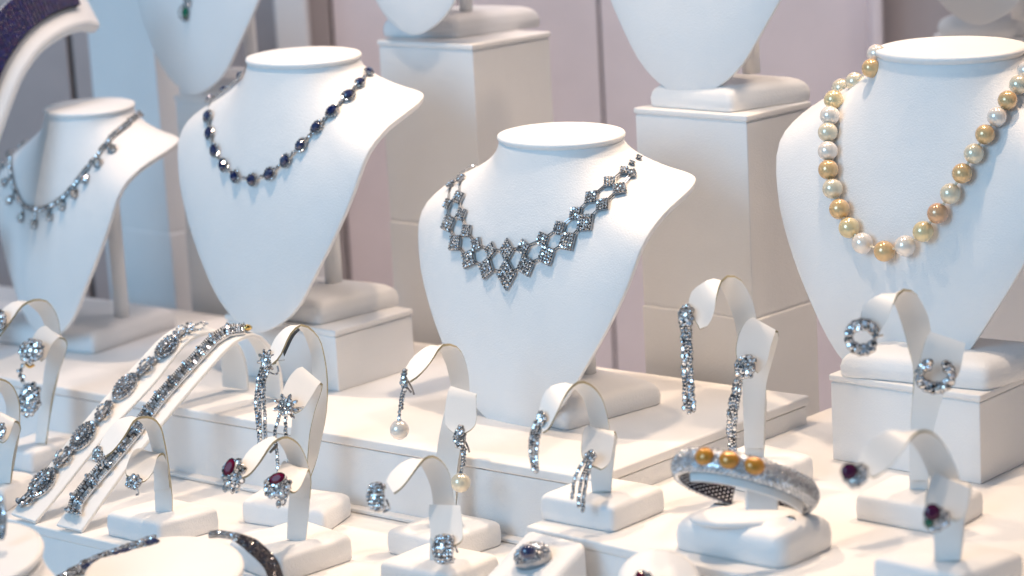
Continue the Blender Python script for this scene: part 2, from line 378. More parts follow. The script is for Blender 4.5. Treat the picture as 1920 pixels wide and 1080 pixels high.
# ---------------------------------------------------------------- busts
OUT = [(0, .083, -.252), (.03, .082, -.243), (.058, .079, -.222), (.084, .075, -.185), (.105, .069, -.15), (.121, .061, -.115), (.130, .048, -.078),
       (.129, .02, -.057), (.121, -.028, -.041), (.10, -.05, -.036), (.05, -.06, -.034), (0, -.062, -.034)]
TAN = [(0, .012, .10), (-.008, .012, .09), (-.016, .012, .075), (-.026, .013, .058), (-.034, .014, .044), (-.040, .014, .030), (-.042, .010, .018),
       (-.040, .004, .016), (-.037, .005, .014), (-.025, .012, .008), (-.01, .012, .006), (0, .012, .006)]
ANG = [0, 13, 25, 37, 48, 59, 70, 82, 98, 122, 150, 180]
TILT = -.05
def bust_fn(rx=.0592, ry=.0455):
    nO = cr(OUT, 12)
    def interp(tab, a):
        for i in range(len(ANG) - 1):
            if a <= ANG[i + 1]:
                t = (a - ANG[i]) / (ANG[i + 1] - ANG[i])
                p0 = Vector(tab[max(i - 1, 0)]) if i > 0 else Vector((-tab[1][0], tab[1][1], tab[1][2]))
                p1 = Vector(tab[i]); p2 = Vector(tab[i + 1]); p3 = Vector(tab[i + 2]) if i + 2 < len(tab) else Vector((-tab[i][0], tab[i][1], tab[i][2]))
                return .5 * ((2 * p1) + (p2 - p0) * t + (2 * p0 - 5 * p1 + 4 * p2 - p3) * t * t + (3 * p1 - p0 - 3 * p2 + p3) * t ** 3)
        return Vector(tab[-1])
    def fn(a, t):
        s = -1 if a < 0 else 1; a = abs(a)
        
        O = interp(OUT, a); T = interp(TAN, a)
        k = max(0, math.cos(R(a))) 
        r = Vector((rx * math.sin(R(a)), ry * math.cos(R(a)), -.0062 + TILT * ry * math.cos(R(a))))
        c1 = r + Vector((.002 * math.sin(R(a)), .008 * k, -(.011 + .027 * k)))
        c2 = O + T; u = 1 - t
        p = r * u ** 3 + c1 * 3 * u * u * t + c2 * 3 * u * t * t + O * t ** 3
        return Vector((p.x * s, p.y, p.z))
    return fn
BF = bust_fn()
PB = 46
BUSTS = {}
def bust(key, label, org, s, psi=PSI, base=None, zb=0, bh=.022, group='white necklace busts', post=True, cham=.012, tilt=0, sx=1.0):
    a, f = dirs(psi); u = Vector((0, 0, 1))
    def W(p): return org + (a * p[0] * sx + f * p[1] + u * p[2]) * s
    t = thing('necklace_bust', label, 'display bust', Vector((org.x, org.y, zb)), group)
    na, nt_ = 96, 30; vs = []; fs = []
    for i in range(na):
        an = -180 + 360 * i / na
        for j in range(nt_ + 1): vs.append(W(BF(an, j / nt_)))
    for i in range(na):
        for j in range(nt_):
            q = ((i + 1) % na) * (nt_ + 1)
            fs.append((i * (nt_ + 1) + j, q + j, q + j + 1, i * (nt_ + 1) + j + 1))
    m = MB(); m.add(vs, fs)
    bvh = BVHTree.FromPolygons(vs, fs)
    body = build('chest_form', m, LEATHER, t, smooth=True)
    # orient outwards, then give it thickness inward with a rounded rim
    me = body.data; c = me.polygons[(na // 2) * nt_ + nt_ // 2]
    if c.normal.dot(f) < 0: me.flip_normals()
    q = body.modifiers.new('thickness', 'SOLIDIFY'); q.thickness = .0068 * s; q.offset = -1
    q = body.modifiers.new('soft_edge', 'BEVEL'); q.width = .0022 * s; q.segments = 3; q.limit_method = 'ANGLE'; q.angle_limit = R(50)
    # neck cap
    m = MB(); prof = [(.0, .0), (.93, .0), (.985, -.0008), (1.0, -.0026), (.99, -.0045), (.965, -.0053), (.955, -.0068)]; n = 64; vs = [W((0, 0, 0))]
    for k, (r_, z) in enumerate(prof[1:]):
        for i in range(n):
            g = 2 * math.pi * i / n; vs.append(W((.061 * r_ * math.sin(g), .047 * r_ * math.cos(g), z + (tilt or TILT) * .047 * r_ * math.cos(g))))
    fs = [(0, 1 + i, 1 + (i + 1) % n) for i in range(n)]
    for k in range(len(prof) - 2):
        for i in range(n): fs.append((1 + k * n + i, 1 + (k + 1) * n + i, 1 + (k + 1) * n + (i + 1) % n, 1 + k * n + (i + 1) % n))
    m.add(vs, fs); build('neck_cap', m, LEATHER, t, smooth=True)
    if post:
        pp = W((0, -.018, 0)); m = MB()
        m.tube([Vector((pp.x, pp.y, zb + bh - .002)), Vector((pp.x, pp.y, zb + bh + .02)), Vector((pp.x, pp.y, org.z - .03 * s))], .0085 * s, 24); build('post', m, LEATHER, t, smooth=True)
    if base:
        Lp, Fp, Rp = [P(x_, y_, zb) for x_, y_ in base]; Bp = Lp + Rp - Fp
        soft_base(t, [Fp, Rp, Bp, Lp], zb, bh, cham)
    BUSTS[key] = (bvh, W, f)
    return t
def soft_base(t, cs, zb, h, cham, mt=None, name='base', rc=.006, puff=0.0012):
    """leatherette block with rounded vertical corners and a rolled top edge"""
    ctr = sum(cs, Vector()) / 4; loops = []; n = 4; seg = 5
    # rounded-corner outline
    def outline(ins, rad):
        o = []
        for i in range(n):
            p = cs[i]; a = (cs[i - 1] - p); b = (cs[(i + 1) % n] - p); la, lb = a.length, b.length; a.normalize(); b.normalize()
            r_ = min(rad, la * .4, lb * .4); p_ = p + (a + b) * ins
            s0 = p_ + a * r_; s1 = p_ + b * r_
            for k in range(seg + 1):
                q = k / seg; o.append(s0 * (1 - q) ** 2 + p_ * 2 * q * (1 - q) + s1 * q * q)
        return o
    prof = [(.0012, .0), (0, .0015), (-.0004, h * .4), (0, h - cham)]
    for k in range(1, 6):
        g = k / 5 * math.pi / 2; prof.append((cham * 1.1 * (1 - math.cos(g)), h - cham + cham * math.sin(g)))
    mn = min((cs[k] - cs[k - 1]).length for k in range(4)); prof += [(min(cham * 1.8, mn * .22), h + puff)]
    m = MB(); vs = []
    for ins, z in prof:
        for p in outline(ins, rc + max(ins, 0) * .6): vs.append(Vector((p.x, p.y, zb + z)))
    k = n * (seg + 1); fs = []
    for j in range(len(prof) - 1):
        for i in range(k): fs.append((j * k + i, j * k + (i + 1) % k, (j + 1) * k + (i + 1) % k, (j + 1) * k + i))
    tp = (len(prof) - 1) * k; vs.append(sum(vs[tp:tp + k], Vector()) / k); fs += [tuple(range(k))[::-1]] + [(tp + i, tp + (i + 1) % k, len(vs) - 1) for i in range(k)]
    m.add(vs, fs); return build(name, m, mt or LEATHER, t, smooth=True)

def org_from_post(px, py, zpost, s, cx, cy, psi=PSI, dy=-.018):
    a, f = dirs(psi); pp = P(px, py, zpost); o = pp - f * (dy * s)
    return D(cx, cy, o.y)
o3 = org_from_post(1106, 700, ZS + .022, 1.0, 1051, 248)
print('o3', o3)
s3 = 1.0
bust('b3', 'white leatherette bust in the middle wearing the diamond lattice necklace', o3, .985, 46, sx=1.05, base=[(893, 765), (1062, 809), (1243, 757)], zb=ZS)
o2 = D(568, 102, 2.27)
bust('b2', 'white bust left of centre wearing the blue sapphire necklace, raised on a box', o2, .985, 46, sx=1.06, base=[(432, 590), (600, 610), (752, 572)], zb=z2)
o1 = D(167, 197, 2.44)
bust('b1', 'leftmost white bust on the step wearing the drop fringe necklace', o1, .895, 50, base=[(-30, 640), (176, 665), (333, 612)], zb=ZS)
o4 = D(1782, 86, 2.03)
bust('b4', 'large white bust at the right wearing the gold and white pearls', o4, 1.11, PB, base=[(1572, 706), (1850, 734), (1990, 690)], zb=z4)
def bust_tip(key, label, tx, ty, y, s, base, zb, psi=PSI):
    a, f = dirs(psi); tip = D(tx, ty, y)
    org = tip - (f * .083 - Vector((0, 0, .252))) * s
    return bust(key, label, org, s, psi, base=base, zb=zb)
bust_tip('e', 'blurred white bust at the upper left with an emerald pendant, cut by the top edge', 362, 177, 2.53, .84, [(335, 181), (450, 192), (560, 170)], zl)
bust_tip('c', 'bare white bust on the middle plinth, only its tip below the top edge', 775, 66, 2.37, .77, [(716, 70), (855, 72), (1016, 50)], zc)
bust_tip('r', 'wide bare white bust on the plinth behind the tassel earrings', 1290, 183, 2.19, .97, [(1217, 200), (1370, 212), (1523, 188)], zr)
bust_tip('t', 'bare white bust tip in the top right corner above the pearls', 1832, 47, 2.45, .82, [(1755, 66), (1900, 70), (2050, 52)], zt_)
# ---------------------------------------------------------------- ramps and earring stands
def vlen(px, Y): return px * Y / F          # pixels -> metres at depth Y
def ribbon(mb, near, far, thick=.0021, rnd=True, up=None):
    n = len(near); vs = []
    for i in range(n):
        a, b = near[i], far[i]
        t = (near[min(i + 1, n - 1)] - near[max(i - 1, 0)]) + (far[min(i + 1, n - 1)] - far[max(i - 1, 0)])
        nr = t.cross(b - a).normalized()
        if rnd and i >= n - 4:
            k = (0, 0, .02, .09)[i - (n - 4)]; a, b = a.lerp(b, k), b.lerp(a, k)
        h = nr * thick / 2
        vs += [a + h, b + h, b - h, a - h]
    for i in range(n - 1):
        o = i * 4; q = o + 4
        for j, mi in ((0, 0), (1, 1), (2, 0), (3, 1)):
            k = (j + 1) % 4; mb.add([vs[o + j], vs[o + k], vs[q + k], vs[q + j]], [(0, 1, 2, 3)], mi)
    mb.add([vs[0], vs[1], vs[2], vs[3]], [(0, 1, 2, 3)], 1); mb.add(vs[-4:], [(3, 2, 1, 0)], 1)
def weld(o, sm=True):
    me = o.data; bm = bmesh.new(); bm.from_mesh(me); bmesh.ops.remove_doubles(bm, verts=bm.verts, dist=1e-6)
    bmesh.ops.recalc_face_normals(bm, faces=bm.faces); bm.to_mesh(me); bm.free()
    me.polygons.foreach_set('use_smooth', [True] * len(me.polygons))
    me.set_sharp_from_angle(angle=R(50))
    return o
def cr2(pts, n): return cr([(p[0], p[1], 0) for p in pts], n)
TIP = {}
def stand(key, label, z, base, h, arms, group='earring stands'):
    """arms: list of (near edge pixels, far edge pixels, slope, forward, width depth); the first point of each is where it leaves the base"""
    Lp, Fp, Rp = [P(x_, y_, z) for x_, y_ in base]; Bp = Lp + Rp - Fp; c = (Lp + Rp) / 2
    t = thing('earring_stand', label, 'earring stand', (c.x, c.y, z), group)
    soft_base(t, [Fp, Rp, Bp, Lp], z, h, min(.0052, h * .4), rc=.005)
    n = 34
    p0 = arms[0][0][0]; Y0 = P(p0[0], p0[1], z + h - .001).y
    for ai, (near, far, slope, fwd, wd) in enumerate(arms):
        nn_ = cr2(near, n); ff = cr2(far, n); a = []; b = []
        for i in range(n):
            q = i / (n - 1); s = max(0, (q - .35) / .65) ** 1.3 if fwd else 0
            for lst, pp, ex in ((a, nn_[i], 0), (b, ff[i], wd)):
                Y = Y0 + slope * (min(pp.x, p0[0] + 30) - p0[0]) * Y0 / F * (1 if ex == 0 else .8) - fwd * s + ex - (.0025 if ai else 0)
                lst.append(D(pp.x, pp.y, Y))
        m = MB(); ribbon(m, a, b); weld(build('arm', m, [STRAPM, EDGE], t))
        TIP[(key, ai)] = (a[-3].y + b[-3].y) / 2 - .004
    return t

stand('ruby', 'earring stand carrying the pair of red ruby earrings, front left', 0, [(430, 1060), (528, 1096), (664, 1050)], .022, [
    ([(573, 1017), (578, 970), (582, 925), (582, 890), (573, 858), (560, 833), (540, 820), (527, 822), (510, 833), (487, 867), (470, 888), (455, 900)],
     [(538, 1010), (540, 965), (543, 920), (544, 890), (541, 865), (534, 845), (525, 830), (515, 821), (500, 824), (480, 836), (466, 848), (455, 862)], .9, 0, .012),
    ([(581, 935), (583, 905), (581, 886), (577, 882), (572, 893), (563, 913), (552, 926)], [(546, 930), (545, 895), (538, 872), (531, 866), (524, 876), (518, 890), (515, 904)], 0, .03, .004)])
stand('tassel', 'tall earring stand holding long triple strand diamond tassels beside the ramps', 0, [(454, 980), (610, 1003), (661, 966)], .020, [
    ([(572, 938), (580, 900), (592, 868), (604, 820), (612, 771), (614, 727), (612, 693), (607, 663), (600, 638), (586, 620), (567, 609), (550, 620), (539, 638), (528, 663), (519, 677), (511, 686)],
     [(540, 938), (553, 925), (562, 880), (571, 830), (580, 790), (588, 735), (586, 696), (585, 671), (580, 652), (572, 629), (563, 615), (550, 611), (533, 618), (519, 632), (511, 646), (505, 658)], .9, 0, .012),
    ([(576, 880), (580, 820), (590, 772), (602, 735), (604, 719), (597, 722), (583, 745), (568, 767), (557, 777)], [(541, 880), (546, 810), (552, 760), (562, 715), (566, 690), (555, 693), (542, 708), (531, 730), (523, 756)], 0, .035, .004)])
stand('stud', 'earring stand with two small diamond cluster studs, nearest the bracelet ramps', 0, [(200, 1004), (300, 1026), (414, 994)], .021, [
    ([(323, 963), (323, 933), (320, 903), (313, 853), (308, 827), (302, 803), (290, 787), (273, 782), (253, 788), (237, 813), (220, 837), (200, 858)],
     [(292, 960), (291, 930), (290, 907), (287, 853), (283, 833), (277, 810), (267, 793), (257, 785), (242, 783), (220, 790), (203, 808), (187, 834)], .9, 0, .012),
    ([(319, 915), (314, 872), (308, 853), (301, 852), (293, 862), (287, 883), (277, 898), (266, 906)], [(290, 920), (289, 880), (281, 856), (263, 842), (250, 846), (242, 861), (237, 877), (234, 890)], 0, .03, .004)])
stand('pearl', 'earring stand holding two long drops each ending in a round white pearl', 0, [(725, 1037), (828, 1060), (944, 1022)], .021, [
    ([(853, 965), (862, 900), (872, 830), (880, 770), (880, 720), (877, 693), (870, 670), (860, 653), (843, 646), (827, 650), (807, 680), (787, 703), (770, 718)],
     [(822, 960), (828, 900), (838, 830), (846, 770), (846, 730), (842, 707), (837, 685), (830, 668), (822, 652), (805, 650), (784, 662), (769, 678), (757, 698)], .9, 0, .012),
    ([(855, 962), (856, 900), (862, 850), (874, 800), (887, 765), (893, 745), (892, 738), (893, 760), (893, 788), (888, 802), (876, 812)],
     [(818, 960), (817, 900), (819, 850), (827, 800), (837, 760), (843, 735), (845, 722), (839, 740), (835, 765), (835, 795), (848, 812)], 0, .03, .003)])
stand('band', 'earring stand with two chunky silver pave hoops, bottom centre', 0, [(712, 1100), (845, 1128), (940, 1086)], .021, [
    ([(846, 1052), (850, 1000), (852, 950), (847, 910), (842, 887), (830, 867), (813, 856), (797, 860), (780, 880), (760, 907), (740, 928)],
     [(806, 1060), (808, 1000), (812, 950), (810, 925), (805, 905), (797, 885), (787, 868), (775, 861), (753, 870), (735, 886), (724, 902)], .9, 0, .012),
    ([(843, 1080), (847, 1040), (854, 1000), (861, 965), (862, 948), (866, 968), (868, 992), (867, 1012), (857, 1023)], [(806, 1080), (806, 1040), (807, 1000), (806, 965), (805, 947), (804, 962), (806, 985), (808, 1008), (816, 1022)], 0, .03, .003)])
stand('comb', 'earring stand with curved comb shaped diamond earrings in front of the middle bust', ZR, [(1012, 974), (1150, 1000), (1249, 958)], .021, [
    ([(1146, 927), (1148, 880), (1146, 830), (1142, 800), (1138, 777), (1130, 750), (1117, 730), (1100, 718), (1085, 717), (1070, 728), (1057, 747), (1043, 777), (1030, 803), (1019, 815)],
     [(1110, 927), (1110, 880), (1110, 830), (1107, 797), (1103, 777), (1097, 753), (1088, 737), (1075, 726), (1062, 720), (1045, 722), (1030, 728), (1020, 741), (1015, 757), (1010, 775)], .9, 0, .012),
    ([(1146, 920), (1149, 885), (1154, 845), (1157, 822), (1151, 808), (1151, 824), (1147, 848), (1142, 868), (1130, 882)], [(1110, 920), (1107, 885), (1101, 845), (1098, 815), (1101, 797), (1094, 807), (1091, 825), (1090, 848), (1096, 867)], 0, .03, .003)])
stand('rope', 'tallest earring stand on the right platform with rope tassel earrings, behind the bangle', ZR, [(1325, 906), (1440, 935), (1528, 898)], .021, [
    ([(1432, 862), (1436, 800), (1437, 740), (1432, 680), (1424, 630), (1417, 590), (1410, 563), (1400, 540), (1387, 523), (1368, 517), (1353, 527), (1345, 550), (1338, 587), (1328, 611), (1315, 622)],
     [(1396, 860), (1398, 800), (1398, 740), (1395, 690), (1388, 650), (1382, 630), (1377, 603), (1367, 573), (1358, 552), (1349, 532), (1335, 524), (1313, 534), (1299, 545), (1292, 557), (1287, 573)], .9, 0, .012),
    ([(1432, 840), (1434, 780), (1437, 720), (1447, 680), (1456, 648), (1460, 628), (1455, 618), (1450, 632), (1444, 650), (1438, 677), (1426, 702)], [(1396, 840), (1394, 780), (1392, 720), (1395, 680), (1401, 640), (1408, 605), (1412, 595), (1399, 603), (1388, 620), (1381, 645), (1378, 672)], 0, .03, .003)])
stand('hoop', 'earring stand with openwork diamond hoops in front of the pearl bust', ZR, [(1603, 974), (1772, 1006), (1846, 964)], .021, [
    ([(1738, 922), (1745, 860), (1752, 790), (1757, 730), (1753, 670), (1745, 620), (1740, 593), (1730, 570), (1717, 550), (1697, 543), (1683, 552), (1672, 577), (1663, 603), (1655, 622)],
     [(1705, 920), (1707, 860), (1708, 790), (1712, 740), (1713, 693), (1706, 663), (1700, 637), (1691, 607), (1681, 580), (1671, 562), (1656, 553), (1637, 560), (1620, 574), (1609, 598)], .9, 0, .012),
    ([(1740, 900), (1744, 850), (1752, 800), (1766, 750), (1785, 705), (1803, 665), (1810, 645), (1807, 660), (1802, 685), (1796, 705), (1782, 722)], [(1705, 900), (1705, 850), (1707, 800), (1711, 750), (1719, 700), (1735, 645), (1747, 622), (1738, 632), (1730, 655), (1725, 683), (1728, 712)], 0, .03, .003)])
stand('violet', 'nearest earring stand at the right with round purple stone earrings, out of focus', ZR, [(1636, 1096), (1800, 1134), (1922, 1088)], .021, [
    ([(1800, 1056), (1806, 1000), (1805, 940), (1797, 890), (1787, 863), (1770, 833), (1750, 813), (1728, 808), (1707, 823), (1687, 853), (1663, 880), (1638, 899)],
     [(1752, 1052), (1755, 1000), (1757, 950), (1750, 912), (1737, 880), (1723, 850), (1710, 832), (1695, 815), (1665, 809), (1635, 825), (1615, 850), (1606, 868)], .9, 0, .012),
    ([(1800, 1050), (1803, 1010), (1809, 970), (1819, 935), (1822, 918), (1817, 908), (1816, 930), (1812, 955), (1798, 978)], [(1752, 1050), (1751, 1010), (1750, 970), (1752, 930), (1753, 900), (1752, 888), (1742, 905), (1736, 930), (1737, 956)], 0, .03, .003)])
stand('flower', 'earring stand at the left edge with dangling diamond flower clusters', 0, [(-10, 875), (62, 888), (160, 852)], .020, [
    ([(86, 836), (92, 790), (100, 745), (110, 700), (115, 655), (112, 623), (111, 607), (103, 584), (89, 566), (72, 562), (56, 565), (39, 576), (25, 596), (11, 615), (0, 633)],
     [(67, 834), (71, 790), (78, 745), (86, 700), (90, 655), (88, 625), (83, 607), (75, 590), (63, 577), (50, 567), (36, 566), (22, 569), (8, 579), (-3, 592), (-14, 610)], .9, 0, .012),
    ([(86, 830), (92, 790), (98, 745), (108, 705), (119, 673), (126, 648), (122, 637), (112, 633), (102, 640), (94, 652), (88, 667), (80, 680)], [(67, 830), (71, 790), (77, 745), (83, 700), (88, 665), (90, 635), (88, 614), (78, 613), (70, 620), (63, 630), (58, 645), (55, 658)], 0, .03, .003)])
stand('halo', 'earring stand cut by the left edge with a round diamond halo earring', 0, [(-70, 950), (10, 962), (68, 925)], .020, [
    ([(20, 908), (28, 860), (36, 815), (37, 773), (35, 751), (28, 732), (17, 718), (0, 711), (-20, 715), (-40, 740), (-55, 760)],
     [(-8, 905), (0, 860), (8, 815), (12, 780), (12, 760), (6, 742), (-4, 727), (-18, 716), (-40, 718), (-60, 735), (-72, 750)], .9, 0, .012),
    ([(20, 905), (24, 865), (31, 830), (38, 808), (36, 795), (28, 790), (22, 805), (16, 820), (8, 832)], [(-8, 905), (-4, 865), (2, 820), (4, 790), (0, 774), (-12, 775), (-20, 790), (-26, 805), (-28, 815)], 0, .03, .003)])
# black tape under two arms
def ramp(key, label, near, far, legn, legf, tape=False):
    """near/far: pixels of the right and left edge from the foot to the crest; leg: pixels down the far side to the step"""
    Y0 = P(near[0][0], near[0][1], .001).y; Y1 = P(legn[-1][0], legn[-1][1], ZS + .001).y
    c = P(near[0][0], near[0][1], 0)
    t = thing('bracelet_ramp', label, 'bracelet ramp', (c.x, c.y, 0), 'bracelet ramps')
    x0 = near[0][0]; x1 = legn[-1][0]; n = 46
    an = cr2(near + legn, n); af = cr2(far + legf, n); a = []; b = []
    for i in range(n):
        a.append(D(an[i].x, an[i].y, Y0 + (Y1 - Y0) * min(1.05, (an[i].x - x0) / (x1 - x0))))
        b.append(D(af[i].x, af[i].y, Y0 + (Y1 - Y0) * max(0, min(1.05, (af[i].x - x0 + 46) / (x1 - x0))) + .01))
    m = MB(); ribbon(m, a, b, thick=.004, rnd=False); o = weld(build('sloping_strip', m, [STRAPM, STRAPM], t))
    q = o.modifiers.new('soft_edge', 'BEVEL'); q.width = .001; q.segments = 2; q.limit_method = 'ANGLE'; q.angle_limit = R(40)
    vs = []; fs = []
    for i in range(n): vs += [a[i], b[i]]
    # generous width for hit tests
    vv = []
    for i in range(n): vv += [a[i] + (a[i] - b[i]) * .4 + Vector((0, 0, .002)), b[i] + (b[i] - a[i]) * .4 + Vector((0, 0, .002))]
    for i in range(n - 1): fs.append((2 * i, 2 * i + 1, 2 * i + 3, 2 * i + 2))
    BUSTS[key] = (BVHTree.FromPolygons(vv, fs), None, None)
    return t
ramp('r1', 'bracelet ramp farther left carrying the marquise link diamond bracelet', [(67, 981), (110, 930), (160, 867), (215, 800), (290, 720), (330, 668), (361, 636), (400, 624)],
     [(21, 965), (60, 915), (105, 858), (155, 795), (212, 730), (258, 680), (305, 632), (348, 610)], [(430, 634), (452, 655), (463, 690), (466, 731)], [(385, 614), (405, 640), (415, 680), (418, 724)])
ramp('r2', 'bracelet ramp nearer the middle carrying the baguette row diamond bracelet', [(154, 998), (233, 887), (280, 827), (335, 760), (385, 702), (428, 654), (455, 635), (478, 630)],
     [(106, 986), (150, 925), (200, 862), (258, 790), (310, 726), (360, 668), (400, 628), (438, 610)], [(498, 642), (516, 668), (527, 705), (530, 750)], [(455, 620), (480, 655), (492, 700), (497, 742)])

# ---------------------------------------------------------------- jewellery helpers
TOCAM = -FW
def hit(key, px, py, lift=0):
    bvh = BUSTS[key][0]; d = ray(px, py); h = bvh.ray_cast(CAM, d)
    if h[0] is None:
        best = None                      # just past the edge: take the nearest surface point to the ray
        for k in range(60):
            q = CAM + d * (1.7 + k * .02); r_ = bvh.find_nearest(q)
            if r_[0] is not None and (best is None or r_[3] < best[3]): best = r_; bq = q
        nr = best[1]; nr = nr if nr.dot(d) < 0 else -nr
        return best[0] + nr * (lift + .001), nr
    nr = h[1]; nr = nr if nr.dot(d) < 0 else -nr
    return h[0] + nr * lift, nr
def jit(n, a=.25):
    return (n + Vector((random.uniform(-a, a), random.uniform(-a, a), random.uniform(-a, a)))).normalized()
def surf_path(key, pts, n, lift=.002):
    return [hit(key, p.x, p.y, lift) for p in cr2(pts, n)]
def cluster(m, cx, cy, rx, ry, Y, n, g, bulge=.35, rot=0, base=True, seat=1, gm=0, gap=None):
    """a domed cluster of stones; pixel sizes at depth Y, turned into metres here"""
    k = Y / F; ctr = D(cx, cy, Y); dn = (TOCAM * .9 + Vector((-.35, 0, .25))).normalized()
    X = (RT - dn * RT.dot(dn)).normalized(); Yv = dn.cross(X); cr_, sr = math.cos(R(rot)), math.sin(R(rot))
    ax, ay = X * cr_ + Yv * sr, -X * sr + Yv * cr_
    if base: m.ball(ctr - dn * .0008, (rx * k * .86, ry * k * .86, min(rx, ry) * k * bulge * .8), seat, 18, 9, (ax, ay, dn))
    for i in range(n):
        r_ = math.sqrt((i + .5) / n) * .94; th = i * 2.39996
        if gap and r_ < gap: continue
        u, v = r_ * math.cos(th), r_ * math.sin(th); zz = math.sqrt(max(0, 1 - r_ * r_))
        p = ctr + ax * (u * rx * k) + ay * (v * ry * k) + dn * (zz * min(rx, ry) * k * bulge + .0004)
        nrm = jit((dn * (.5 + zz) + ax * u * .8 + ay * v * .8).normalized(), .3)
        gg = g * k * 1.22 * random.uniform(.75, 1.25)
        m.gem(p, nrm, gg, gg * random.uniform(.75, 1), mi=gm, seat=seat)
    return ctr, dn, ax, ay
def strand(m, pts, Y, g, step=None, Y2=None, seat=1, wob=.6):
    step = step or g * 1.9; q = cr2(pts, 60); ln = sum((a - b).length for a, b in zip(q, q[1:])); n = max(2, int(ln / step))
    q = cr2(pts, n)
    for i, p in enumerate(q):
        y = Y + ((Y2 or Y) - Y) * i / (n - 1); k = y / F
        c = D(p.x + random.uniform(-wob, wob), p.y, y); tt = q[min(i + 1, n - 1)] - q[max(i - 1, 0)]
        t3 = RT * tt.x - UP * tt.y
        m.gem(c, jit((TOCAM + Vector((-.3, 0, .2))).normalized(), .4), g * k * 1.22, g * k * 1.0, t=t3, seat=seat)
def wire(m, pts, Y, r=.0006, mi=1):
    m.tube([D(p.x, p.y, Y) for p in cr2(pts, 14)], r, 6, mi)
JM = [DIAM, SILVER]; JD = [DIAM, DSIL]
def earring(name, label, key, group, cat='earring'):
    Y = TIP[key]; return Y
# ---------------------------------------------------------------- sapphire necklace
def at0(v): return (v.x, v.y, v.z)
def clasp_tail(key, m, pts, n, g, lift=.0015):
    for p, nr in surf_path(key, pts, n, lift): m.gem(p, jit(nr), g, mi=0, seat=1)
S2 = [(446, 140), (415, 163), (397, 189), (393, 220), (396, 251), (406, 283), (423, 310), (445, 331), (477, 337), (509, 326), (539, 302), (568, 273), (597, 240), (625, 211), (653, 182), (674, 158), (690, 138), (704, 129)]
JM = [DIAM, SILVER]; p, nr = hit('b2', 477, 337)
t = thing('sapphire_necklace', 'necklace of oval dark blue sapphires in diamond halos on the second bust', 'necklace', at0(p))
q = [hit('b2', x_, y_, .003) for x_, y_ in S2]
m = MB()
for i in range(len(q) - 1):
    a, b = q[i][0], q[i + 1][0]; nrm = (q[i][1] + q[i + 1][1]).normalized()
    for f_, g in ((.36, .0012), (.5, .0017), (.64, .0012)):
        m.gem(a.lerp(b, f_), jit(nrm), g, mi=0, seat=1)
    m.tube([a - nrm * .001, b - nrm * .001], .0005, 5, 1)
build('diamond_links', m, JD, t)
for i, (p, nr) in enumerate(q):
    k = 1 if 1 <= i <= 14 else .8
    tt = q[min(i + 1, len(q) - 1)][0] - q[max(i - 1, 0)][0]; tt = (tt - nr * tt.dot(nr)).normalized(); bb = nr.cross(tt)
    m = MB()
    for j in range(14):
        g = 2 * math.pi * j / 14; m.gem(p + (tt * math.cos(g) * .0067 + bb * math.sin(g) * .0056) * k, jit(nr), .0011 * k, mi=0, seat=1, n8=6)
    lk = build('sapphire_link', m, JD, t); m = MB(); m.gem(p + nr * .0012, nr, .0053 * k, .0042 * k, t=tt, mi=0, seat=1, n8=12, h=.5); build('sapphire', m, [SAPH, DSIL], lk)

# ---------------------------------------------------------------- diamond lattice necklace
p, nr = hit('b3', 953, 490)
t = thing('lattice_necklace', 'wide diamond necklace of linked square clusters in a lattice on the middle bust', 'necklace', at0(p))
outer = [(848, 349, 8), (843, 384, 9), (844, 420, 14), (857, 456, 14), (882, 486, 15), (916, 503, 16), (953, 514, 20), (989, 498, 16), (1028, 479, 16), (1067, 453, 16), (1100, 419, 16), (1132, 386, 12), (1162, 357, 12), (1184, 328, 8)]
inner = [(867, 338, 8), (863, 372, 11), (868, 403, 11), (878, 434, 11), (897, 459, 11), (924, 470, 12), (954, 470, 15), (985, 465, 12), (1020, 450, 12), (1052, 429, 12), (1082, 402, 12), (1111, 372, 12), (1143, 344, 11), (1170, 323, 8)]
def plate(key, px, py, r_, tang, tall=1.0, name='diamond_square'):
    p, nr = hit(key, px, py, .0022); k = p.y / F; s = r_ * k * 1.34
    tt = (tang - nr * tang.dot(nr)).normalized(); bb = nr.cross(tt)
    a = (tt + bb * tall).normalized(); b = (tt - bb * tall).normalized()      # sides at 45 degrees to the run of the necklace
    nrm = jit(nr, .10)
    m = MB(); m.box(p, a * s * .78, b * s * .78, nr * .0009, 1)
    n = 5 if r_ >= 14 else 4 if r_ > 9 else 3
    for i in range(n):
        for j in range(n):
            c = p + a * s * 1.5 * ((i + .5) / n - .5) + b * s * 1.5 * ((j + .5) / n - .5) + nr * .0017
            m.gem(c, jit(nrm, .30), s * .80 / n, mi=0, seat=None, n8=8, h=.55)
    for i in range(n):      # claws round the edge
        for sa in (-1, 1):
            e = s * .76
            m.ball(p + a * sa * e + b * s * 1.5 * ((i + .5) / n - .5) + nr * .0008, .0005, 1, 6, 4)
            m.ball(p + b * sa * e + a * s * 1.5 * ((i + .5) / n - .5) + nr * .0008, .0005, 1, 6, 4)
    build(name, m, JD, t)
    return p, nr
def run(lst):
    P3 = [hit('b3', a_, b_, .002)[0] for a_, b_, _ in lst]; res = []
    for i, (a_, b_, r_) in enumerate(lst):
        tg = P3[min(i + 1, len(P3) - 1)] - P3[max(i - 1, 0)]
        res.append(plate('b3', a_, b_, r_, tg, 1.25 if r_ in (20, 15) and abs(a_ - 954) < 4 else 1.0))
    return res
qo = run(outer); qi = run(inner)
m = MB()
for lst in (qo, qi):
    for (a, na_), (b, nb_) in zip(lst, lst[1:]):
        sd = (b - a).normalized().cross(na_) * .0010
        for o_ in (-1, 1): m.tube([a + sd * o_, b + sd * o_], .00055, 5, 1)
